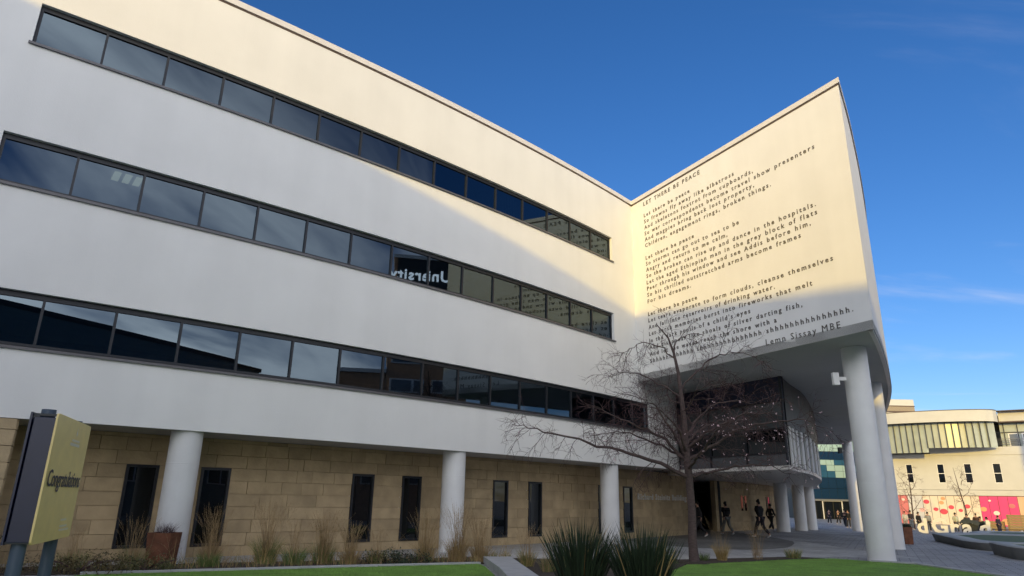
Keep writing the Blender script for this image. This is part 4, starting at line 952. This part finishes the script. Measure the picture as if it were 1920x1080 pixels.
person((41.0, 71.9, .05), R(190), 'person in a dark jacket and blue jeans left of the giant letters', 'stand', top=(.025, .02, .03), legs=(.08, .11, .19), seed=11, group=G3, h=1.82)
person((37.9, 65.2, .06), R(200), 'person in a long black coat left of the giant letters', 'stand', top=BK, legs=BK, coat=True, seed=12, group=G3)
person((39.6, 66.6, .05), R(170), 'dark-haired person in grey behind the first giant letter', 'stand', top=(.28, .29, .30), seed=13, group=G3)
person((41.2, 65.0, .05), R(180), 'person in a cream jacket behind the giant letters', 'stand', top=(.50, .52, .42), legs=(.1, .1, .1), seed=14, group=G3)
person((41.2, 63.4, .05), R(160), 'person with dark hair and a black scarf leaning over the giant letters', 'stand', top=(.05, .05, .055), seed=15, group=G3, h=1.66)
person((41.9, 63.2, .05), R(150), 'person in brown and black behind the right end of the giant letters', 'stand', top=(.06, .035, .03), seed=16, group=G3, h=1.70)
G4 = 'people at the benches on the far plaza'
person((40.55, 60.6, .05), R(120), 'broad person in a dark green jacket and navy trousers seated right of the letters', 'sit', top=(.018, .024, .02), legs=(.02, .02, .07), seed=17, group=G4, h=1.95)
person((41.8, 61.6, .05), R(100), 'person in a cream top seated between two dark-clad people', 'sit', top=(.62, .60, .45), legs=(.3, .3, .25), seed=18, group=G4, h=1.9)
person((41.9, 60.4, .05), R(200), 'person in a long purple navy coat at the end of the seated row', 'stand', top=(.03, .022, .055), legs=(.02, .018, .04), coat=True, seed=19, group=G4, h=1.60)

# giant letters
for s_, x_, y_, sc_ in (('d', 35.75, 61.1, 1.6), ('G', 36.85, 60.45, 1.65), ('r', 37.8, 59.9, 1.6), ('a', 38.55, 59.45, 1.6), ('d', 39.6, 58.85, 1.6)):
    lab = {'d': 'giant white letter d', 'G': 'giant white letter G, biggest of the row', 'r': 'giant white letter r', 'a': 'giant white letter a'}[s_]
    if s_ == 'd': lab += ' at the left end of the row' if x_ < 36 else ' at the right end of the row, half hidden'
    else: lab += ' standing on the plaza' if s_ == 'G' else ' standing between its neighbours on the plaza'
    me = text_mesh(s_, sc_ * 1.04, .16, 1.0, .03); x0, x1, y0, y1 = tbounds(me); me.transform(Matrix.Translation((-(x0 + x1) / 2, -y0, 0))); me.transform(Matrix.Rotation(R(90), 4, 'X')); me.transform(Matrix.Rotation(R(-34), 4, 'Z'))
    me.materials.clear(); me.materials.append(M['white']); me.name = 'giant_letter'; o = bpy.data.objects.new('giant_letter', me); COL.objects.link(o); o.location = (x_, y_, gz(x_, y_) + .02)
    tag(o, lab, 'letter', 'giant white letters on the plaza')
# covered trolley
t = empty('covered_crate', (39.3, 60.2, .05), 'dark grey covered crate between the last letter and the seated people', 'crate'); x = MB(); x.box((0, 0, .45), (1.25, .7, .9), (Vector((.8, -.6, 0)), Vector((.6, .8, 0)), Vector((0, 0, 1)))); x.build('crate_body', cloth((.035, .04, .04)), t, bevel=.05)
x = MB(); vs = []; 
for j in range(7):
    for i in range(9):
        u, v_ = i / 8 - .5, j / 6 - .5; ed = max(abs(u), abs(v_)) * 2; z = 1.25 - .05 * math.sin(7 * u) - (.35 + .1 * math.sin(11 * u + 5 * v_)) * max(0, ed - .7) / .3; a = Vector((.8, -.6, 0)) * (u * 1.45) + Vector((.6, .8, 0)) * (v_ * .9); vs.append((a.x, a.y, z))
x.add(vs, [(j * 9 + i, j * 9 + i + 1, j * 9 + i + 10, j * 9 + i + 9) for j in range(6) for i in range(8)]); x.build('cover_sheet', cloth((.05, .06, .058)), t, smooth=True)

# ------------------------------------------------------------------ boat-shaped planter benches
def boat(pts, name, label, h=.48):
    P = catmull(pts + [pts[0]], 5)[:-1]; c = sum(P, Vector((0, 0))) / len(P); zb = min(gz(p.x, p.y) for p in P) - .05; zt = sum(gz(p.x, p.y) for p in P) / len(P) + h
    t = empty(name, (c.x, c.y, zb), label, 'planter bench', 'boat-shaped planter benches'); n = len(P)
    def ring(k, z): return [((p - c) * k).to_3d() + Vector((0, 0, z - zb)) for p in P]
    x = MB(); x.add(ring(.93, zb) + ring(.96, zb + .12) + ring(1.0, zt - .10) + ring(1.0, zt - .04), [(j * n + i, j * n + (i + 1) % n, (j + 1) * n + (i + 1) % n, (j + 1) * n + i) for j in range(3) for i in range(n)]); x.build('bench_body', M['bench'], t, smooth=True)
    x = MB(); x.add(ring(1.0, zt - .04) + ring(.985, zt) + ring(.74, zt) + ring(.73, zt - .06), [(j * n + i, j * n + (i + 1) % n, (j + 1) * n + (i + 1) % n, (j + 1) * n + i) for j in range(3) for i in range(n)]); x.build('bench_rim', M['bencht'], t, smooth=True)
    x = MB(); r0 = ring(.735, zt - .05); r1 = ring(.5, zt - .01); r2 = ring(.2, zt + .01); x.add(r0 + r1 + r2, [(j * n + i, j * n + (i + 1) % n, (j + 1) * n + (i + 1) % n, (j + 1) * n + i) for j in range(2) for i in range(n)] + [tuple(range(2 * n, 3 * n))]); x.build('turf_top', M['turf'], t, smooth=True)
boat([(24.6, 41.2), (22.4, 36.0), (20.9, 32.4), (21.2, 30.6), (23.6, 29.6), (28, 31), (31.5, 35), (31, 41), (27.8, 43.0)], 'planter_bench', 'long boat-shaped concrete planter bench with green top, tip towards the column')
boat([(19.25, 28.5), (18.2, 26.2), (17.9, 24.6), (19.2, 23.0), (22.4, 23.6), (22.8, 25.6), (21.0, 28.2)], 'planter_bench', 'nearer dark boat-shaped planter bench at the right edge')
boat([(34.2, 52.6), (32.8, 49.5), (34.5, 47.2), (39, 46.5), (44, 50), (43, 54.5), (38, 56)], 'planter_bench', 'farthest boat-shaped planter bench before the seated people')
# timber bench and slatted timber screen
def slats(name, label, cat, p, q_, z0, z1, n, th=.05):
    t = empty(name, (p[0], p[1], z0), label, cat); a = Vector((p[0], p[1])); b = Vector((q_[0], q_[1])); d = (b - a).normalized(); L_ = (b - a).length; ax_ = (Vector((d.x, d.y, 0)), Vector((-d.y, d.x, 0)), Vector((0, 0, 1))); hh = (z1 - z0) / n
    base = MB(); base.box((0, 0, 0), (L_, th, hh - .02), ax_); me = base.build('slat', M['timber'], t).data; first = bpy.data.objects['slat'] if n and 'slat' in bpy.data.objects else None
    o0 = [c for c in t.children][0]; mid = d * (L_ / 2); o0.location = (mid.x, mid.y, hh / 2)
    for k in range(1, n): put('slat', me, t, (mid.x, mid.y, hh * (k + .5)))
    for k in (.02, .5, .98):
        x = MB(); c0 = d * (L_ * k) + Vector((-d.y, d.x)) * -.06; x.box((c0.x, c0.y, (z1 - z0) / 2), (.09, .07, z1 - z0), ax_); x.build('post', M['timber'], t)
slats('timber_screen', 'slatted timber screen wall at the right edge before the pink hoarding', 'screen', (44.5, 63.0), (51, 59.0), .05, 1.75, 8)
slats('timber_screen', 'low slatted timber back beside the seated people', 'screen', (43.0, 65.0), (44.9, 63.9), .05, 1.15, 5)
t = empty('timber_bench', (43.4, 61.6, .05), 'dark timber bench with pale feet right of the seated people', 'bench'); ax_ = (Vector((.84, -.54, 0)), Vector((.54, .84, 0)), Vector((0, 0, 1)))
for k in range(3): x = MB(); x.box(ax_[1] * (.16 * (k - 1)) + Vector((0, 0, .46)), (2.6, .13, .05), ax_); x.build('slat', cloth((.09, .045, .03)), t)
for k in (-1, 1): x = MB(); x.box(ax_[0] * (1.0 * k) + Vector((0, 0, .215)), (.16, .45, .43), ax_); x.build('leg', M['white'], t)

# ------------------------------------------------------------------ far campus building (right)
FA = Vector((54.97, 100.0)); FD = Vector((12.14, -9.0)).normalized(); FN = Vector((FD.y, -FD.x));
if FN.dot(-FA) < 0: FN = -FN
FB = empty('campus_building', (FA.x, FA.y, .05), 'cream rendered campus building with curved glazed top floor, right background', 'building')
def fch(o): o.parent = FB; o.matrix_parent_inverse = Matrix.Translation(-Vector(FB.location)); return o
def FP(t, o=0.0): return FA + FD * t + FN * o
fax = (Vector((FD.x, FD.y, 0)), Vector((-FN.x, -FN.y, 0)), Vector((0, 0, 1)))
def fbox(mb, t0, t1, z0, z1, o0, o1, mi=0): c0 = FP((t0 + t1) / 2, (o0 + o1) / 2); mb.box((c0.x, c0.y, (z0 + z1) / 2), (t1 - t0, abs(o1 - o0), z1 - z0), fax, mi)
T0, T1 = -2.2, 44
x = MB(); wins = [(2.15, 2.95), (5.95, 6.78), (9.1, 9.95), (12.35, 13.25), (15.7, 16.6), (19.1, 20.0), (22.5, 23.4)]; cur = T0
for a, b in wins: fbox(x, cur, a, 4.61, 9.15, -.4, 0); fbox(x, a, b, 4.61, 5.5, -.4, 0); fbox(x, a, b, 8.05, 9.15, -.4, 0); cur = b
fbox(x, cur, T1, 4.61, 9.15, -.4, 0); fch(x.build('upper_wall', M['render2']))
x = MB(); fbox(x, T0, T1, 3.87, 4.57, -.35, .03); fch(x.build('lower_band', M['render2']))
x = MB(); fbox(x, T0, T1, 3.80, 3.87, -.3, .10); fch(x.build('hoarding_rail', M['seal']))
x = MB(); fbox(x, T0, 5.4, 9.15, 9.40, -.5, .06); fbox(x, 5.4, T1, 9.15, 10.2, -.5, .10); fch(x.build('terrace_parapet', M['render2']))
x = MB(); fbox(x, T0, T1, 0, 16, -15, -14.6); fbox(x, T0, T0 + .3, 0, 13.4, -14.6, -.4); fbox(x, T1 - .3, T1, 0, 13.4, -14.6, -.4); fbox(x, 14, T1 - .3, 13.4, 14.88, -14, -1.0); fbox(x, T0 + .3, 14, 13.4, 14.6, -14, -3); fch(x.build('rear_block', M['render2']))
x = MB(); fbox(x, 13.95, T1, 13.35, 13.5, -1.0, .1); fbox(x, 13.9, T1, 14.88, 14.98, -1.1, .05); fch(x.build('roof_edge', M['seal']))
for a, b in wins:
    x = MB()
    for t0, t1, z0, z1 in ((a, a + .06, 5.5, 8.05), (b - .06, b, 5.5, 8.05), (a + .06, b - .06, 5.5, 5.57), (a + .06, b - .06, 7.98, 8.05), (a + .06, b - .06, 6.72, 6.80)): fbox(x, t0, t1, z0, z1, -.08, -.02)
    w_ = fch(x.build('window', M['white'])); x = MB(); fbox(x, a + .06, b - .06, 5.57, 7.98, -.07, -.045); g_ = x.build('pane', M['glass_dark']); g_.parent = w_
# drum: curtain wall with fins, fascia above
def drum(t): 
    u = (t - 5.2) / 8.7; return .25 + 3.3 * max(0, 1 - u * u) ** .5 if abs(u) < 1 else .25
ts = [-2.2 + i * .75 for i in range(22)]; ts = [t for t in ts if t < 14.0] + [13.9]
fa = MB(); sf = MB(); cp_ = MB()
for a, b in zip(ts[:-1], ts[1:]):
    p, q_ = FP(a, drum(a) + .9), FP(b, drum(b) + .9); p2, q2 = FP(a, -3), FP(b, -3)
    fa.quad((p.x, p.y, 13.35), (q_.x, q_.y, 13.35), (q_.x, q_.y, 14.86), (p.x, p.y, 14.86)); fa.quad((p.x, p.y, 14.86), (q_.x, q_.y, 14.86), (q2.x, q2.y, 14.86), (p2.x, p2.y, 14.86))
    sf.quad((p.x, p.y, 13.34), (q_.x, q_.y, 13.34), (q2.x, q2.y, 13.34), (p2.x, p2.y, 13.34))
    cp_.seg(p, q_, 14.84, 14.93, .12, out=-.05)
p, p2 = FP(13.9, drum(13.9) + .9), FP(13.9, -3); fa.quad((p.x, p.y, 13.35), (p2.x, p2.y, 13.35), (p2.x, p2.y, 14.86), (p.x, p.y, 14.86))
smooth_auto(fch(fa.build('curved_fascia', M['render2'])), 30); fch(sf.build('eaves_soffit', M['darkpanel'])); fch(cp_.build('roof_trim', M['seal']))
curt = mat('pale_green_glazing', (.38, .43, .38), .25, vary=.12, nscale=.8)
for a in [-2.2 + i * .78 for i in range(20)]:
    b = a + .78; p, q_ = FP(a, drum(a) - .3), FP(b, drum(b) - .3); zb = 9.4 if a < 5.3 else 10.0; x = MB(); x.seg(p, q_, zb, 13.33, .04); dkp = 8.0 < a < 8.7 
    fch(x.build('curtain_pane', M['glass_dark'] if dkp else curt)); c0 = p; x = MB(); n = FN; d_ = FD; x.box((c0.x + n.x * .12, c0.y + n.y * .12, (zb + 13.3) / 2), (.10, .42, 13.3 - zb - .02), fax); fch(x.build('fin', M['darkpanel']))
x = MB(); fbox(x, 13.9, T1, 10.2, 13.34, -1.3, -1.2); fch(x.build('terrace_wall', curt))
for t0, t1, z0, z1 in ((14.7, 15.9, 10.25, 12.0), (16.2, 17.6, 10.25, 12.0), (18.4, 19.6, 10.25, 12.0), (21, 22.3, 10.25, 12.0)):
    x = MB(); fbox(x, t0, t1, z0, z1, -1.2, -1.1); w_ = fch(x.build('window', M['white'])); x = MB(); fbox(x, t0 + .15, t1 - .15, z0 + .1, z1 - .12, -1.1, -1.07); g_ = x.build('pane', M['glass_pale']); g_.parent = w_
x = MB(); fbox(x, 13.9, T1, 12.05, 12.17, -1.2, -1.05)
for k in range(20): fbox(x, 14.3 + k * 1.5, 14.4 + k * 1.5, 10.2, 13.3, -1.2, -1.02)
fch(x.build('terrace_frame', M['frame']))
x = MB()
for z in (10.5, 10.75, 11.0, 11.2): a, b = FP(6.0, .0), FP(T1, .0); x.tube([(a.x, a.y, z), (b.x, b.y, z)], .035, 5)
for k in range(26): a = FP(6.0 + k * 1.45, 0); x.tube([(a.x, a.y, 10.1), (a.x, a.y, 11.2)], .03, 5)
fch(x.build('railing', M['metal']))
# hoarding panels with coloured dots
hc = {'rose': (.56, .16, .17), 'grey': (.55, .55, .56), 'cream': (.72, .62, .50), 'pink': (.74, .035, .20), 'peach': (.70, .42, .26)}
hm = {k: mat('hoarding_' + k, v, .5, vary=.06, nscale=.6) for k, v in hc.items()}
seams = [T0, -1.1, .0, .9, 1.8, 2.7, 3.6, 4.5, 5.45, 6.4, 7.35, 8.3, 9.25, 10.2, 11.2, 12.25, 13.3, 14.35, 15.4, 16.5, 17.6, 18.7, 20, 21.5, 23, 25, 28, 32, 38, T1]
for a, b in zip(seams[:-1], seams[1:]):
    c = 'rose' if a < 1.8 else 'grey' if a < 3.0 else 'cream' if a < 9.9 else 'pink' if a < 14.2 else 'peach' if a < 16 else ('cream', 'pink', 'rose')[int(a) % 3]
    x = MB(); fbox(x, a + .025, b - .025, .06, 3.79, 0.0, .05); fch(x.build('hoarding_panel', hm[c]))
x = MB(); fbox(x, T0, T1, .05, 3.78, -.05, -.01); fch(x.build('hoarding_backing', M['seal']))
def disc(t, z, r_, c, e=1.0):
    x = MB(); n = 24; vs = []
    for k in range(n): a = 6.283 * k / n; p = FP(t + r_ * math.cos(a), .056 + rr.uniform(0, .0001)); vs.append((p.x, p.y, z + r_ * .8 * math.sin(a)))
    x.add(vs, [tuple(range(n))]); fch(x.build('printed_dot', c))
red, pk, or_, wh = mat('dot_red', (.62, .05, .10), .5), mat('dot_pink', (.78, .45, .42), .5), mat('dot_orange', (.75, .33, .16), .5), mat('dot_white', (.78, .66, .60), .5)
for t, z, r_, c in ((4.02, 2.99, .36, red), (3.39, 1.9, .34, pk), (5.03, 2.02, .30, red), (5.92, 1.73, .46, red), (6.86, 2.32, .34, red), (8.72, 2.46, .34, red), (7.9, 1.93, .26, red), (6.05, 3.44, .28, or_), (5.8, 2.9, .3, or_), (10.5, 2.15, .36, or_), (11.85, 1.68, .34, wh), (11.32, 3.24, .15, wh), (13.65, 2.61, .34, hm['rose']), (12.76, .6, .5, or_), (1.22, 3.25, .2, wh), (.6, 3.0, .2, red), (7.3, .9, .4, wh), (.5, .9, .45, red)): disc(t, z, r_, c)
# diagonal grey field across the rose panels
# block beyond the far building
t = empty('roof_block', (76, 131, 14), 'brown banded plant block rising behind the campus building roof', 'building')
for k, (z, hh, mt) in enumerate(((0, 5.6, 'render2'), (5.6, .25, 'seal'), (5.85, .9, 'greypanel'), (6.75, .15, 'seal'), (6.9, 1.2, 'render2'))):
    x = MB(); o_ = .15 if mt == 'seal' else 0; x.box((-1.2, 3, z + hh / 2), (6.6 + o_, 8 + o_, hh)); x.build('storey_band', M[mt] if k != 2 else cloth((.30, .25, .18)), t)
x = MB(); x.tube([(-2.2, 1, 8.1), (-2.2, 1, 9.6)], .04, 5); x.tube([(-2.9, 1, 9.2), (-1.5, 1, 9.4)], .03, 5); x.tube([(-2.7, 1, 8.8), (-1.7, 1, 8.9)], .03, 5); x.build('antenna', M['metal'], t)

# ------------------------------------------------------------------ teal glass building beyond the passage
TB = empty('glass_building', (57, 120, 0), 'teal glass building closing the passage behind the overhang', 'building'); tb = lambda o: (setattr(o, 'parent', TB), setattr(o, 'matrix_parent_inverse', Matrix.Translation(-Vector(TB.location))))[0] or o
teal = glass('teal_glass', base=(.03, .105, .20), refl=(.75, .95, 1.0), ior=1.7); tealL = mat('painted_sunlit_glass', (.34, .50, .50), .2); tealD = glass('deep_teal', base=(.010, .035, .085), ior=1.6)  # paler panes have sunlit green reflections painted into their colour
cols = [51.0 + i * 1.38 for i in range(8)]; rows = [(3.3, 5.0), (5.05, 6.8), (6.85, 7.9), (7.95, 8.9), (8.95, 9.8), (9.85, 11.2), (11.25, 12.6), (12.65, 14)]
for i, xx in enumerate(cols):
    for j, (a, b) in enumerate(rows):
        lit = (j in (3,) and i >= 3) or j >= 6 or (j == 4 and i in (2, 3)) or (j == 2 and i in (4, 5)); dkk = j in (0, 1) or (j == 5)
        x = MB(); x.box((xx + .69, 120 + rr.uniform(-.01, .01), (a + b) / 2), (1.33, .06, b - a)); tb(x.build('pane', tealL if lit else tealD if dkk else teal))
x = MB(); x.box((56.5, 120.3, 7), (11.4, .2, 14)); x.box((56.5, 124, 14.3), (11.4, 9, .6)); x.box((50.7, 124, 7), (.3, 8, 14)); tb(x.build('structure_frame', M['darkpanel']))
x = MB(); x.box((56.5, 119.8, 3.12), (11, .5, .3)); tb(x.build('entrance_canopy', M['metal']))
for i in range(7): x = MB(); x.box((51.8 + i * 1.5, 120.05, 1.5), (1.35, .06, 2.9)); tb(x.build('entrance_door', M['glass_dark']))
for xx in (53.6, 56.9): x = MB(); x.box((xx, 119.7, 1.5), (.14, .14, 2.95)); tb(x.build('door_post', M['white']))
x = MB(); x.box((55.25, 119.7, 2.98), (3.16, .14, .12)); tb(x.build('door_head', M['white']))

# ------------------------------------------------------------------ buildings behind the camera (seen in the glass, and the one that casts the shadow)
def block(name, label, pts, h, wallm, bands_, glm, z0=.5):
    P = [Vector(p) for p in pts]; c = sum(P, Vector((0, 0))) / len(P); t = empty(name, (c.x, c.y, z0), label, 'building')
    def ch(o): o.parent = t; o.matrix_parent_inverse = Matrix.Translation(-Vector(t.location)); return o
    x = MB(); x.prism([(p.x, p.y) for p in P], z0 - .5, h - .02); ch(x.build('wall', wallm))
    area = sum(P[i].x * P[(i + 1) % len(P)].y - P[(i + 1) % len(P)].x * P[i].y for i in range(len(P)))
    for i in range(len(P)):
        a, b = P[i], P[(i + 1) % len(P)]
        if area < 0: a, b = b, a
        L_ = (b - a).length; d = (b - a).normalized(); n = Vector((d.y, -d.x)); ax_ = (Vector((d.x, d.y, 0)), Vector((n.x, n.y, 0)), Vector((0, 0, 1)))
        if L_ < 8: continue
        for (za, zb) in bands_:
            k = int(L_ / 3.6)
            for j in range(k):
                c0 = a + d * ((j + .5) * L_ / k) + n * .02; x = MB(); x.box((c0.x, c0.y, (za + zb) / 2), (L_ / k * .86, .16, zb - za), ax_); w_ = ch(x.build('window', M['white'])); c1_ = c0 + n * .09; x = MB()
                x.box((c1_.x - d.x * L_ / k * .21, c1_.y - d.y * L_ / k * .21, (za + zb) / 2), (L_ / k * .37, .02, zb - za - .24), ax_); x.box((c1_.x + d.x * L_ / k * .21, c1_.y + d.y * L_ / k * .21, (za + zb) / 2), (L_ / k * .37, .02, zb - za - .24), ax_)
                o = x.build('pane', glm); o.parent = w_
    x = MB(); q_ = [c + (p - c) * (1 + .25 / max((p - c).length, 1)) for p in P]; x.prism([(p.x, p.y) for p in q_], h - .01, h + .35 if name != 'tower_block' else h); ch(x.build('roof_edge', M['white'] if name == 'brick_block' else M['darkpanel']))
    return t, ch
brick = mat('orange_brick', (.55, .32, .19), .9, vary=.15, nscale=3, coord='World')
K = Vector((5.73, 30.3, 10.6)) + TOSUN * 50
kx, ky, kz = K
block('tower_block', 'tall slab block behind the camera whose roofline shades the white facade', [(kx, ky), (kx - 66, ky + 5.3), (kx - 70, ky - 50), (kx + 4.9, ky - 49.5)], kz, M['render2'], [(z, z + 1.6) for z in range(4, 16, 4)], M['glass_dark'])
bgl = glass('brick_block_glass', base=(.16, .18, .20), ior=1.6)
block('brick_block', 'lower orange brick wing mirrored in the lowest ribbon window', [(36.3, 2.2), (38.2, 8.7), (56, 5), (55, -2)], 13.6, brick, [(z, z + 1.3) for z in (3.4, 6.2, 9.0, 11.6)], bgl)
brk, ch = block('brick_block', 'tall orange brick block with white window bands mirrored in the ribbon windows', [(38.2, 8.8), (41.2, 18.5), (60, 14), (57, 4)], 25.4, brick, [(z, z + 1.3) for z in (3.4, 6.2, 9.0, 11.8, 14.6, 17.4)], bgl)
p0, p1 = Vector((38.2, 8.8)), Vector((41.2, 18.5)); bd = (p1 - p0).normalized()
x = MB(); x.seg(p0 + bd * .3, p1 - bd * .3, 20.6, 25.3, -.2, out=.0)
x.seg(p0 + bd * .3, p1 - bd * .3, 20.6, 25.3, .2, out=.0); ch(x.build('sign_fascia', M['darkpanel']))
o = place_text('lettering', 'University', 1.6, (p0.x + bd.x * 6.9 - .25, p0.y + bd.y * 6.9, 23.1), tuple(-bd), emis('glowing_letters', (1, 1, 1), 1.8), width=7.3, extrude=.05, off=.05, bold=.02); ch(o)  # glow added so the white letters show up mirrored in the windows
block('dark_pavilion', 'low dark-clad pavilion behind the camera mirrored in the lowest ribbon window', [(4.5, -15.9), (38, -8.1), (41, -20), (5, -30)], 14.0, mat('dark_green_cladding', (.13, .19, .20), .5, vary=.1), [(3, 5.4), (8, 10.4)], M['glass_dark'])

for o in bpy.data.objects:
    if o.type == 'MESH' and not o.data.materials: o.data.materials.append(M['render'])
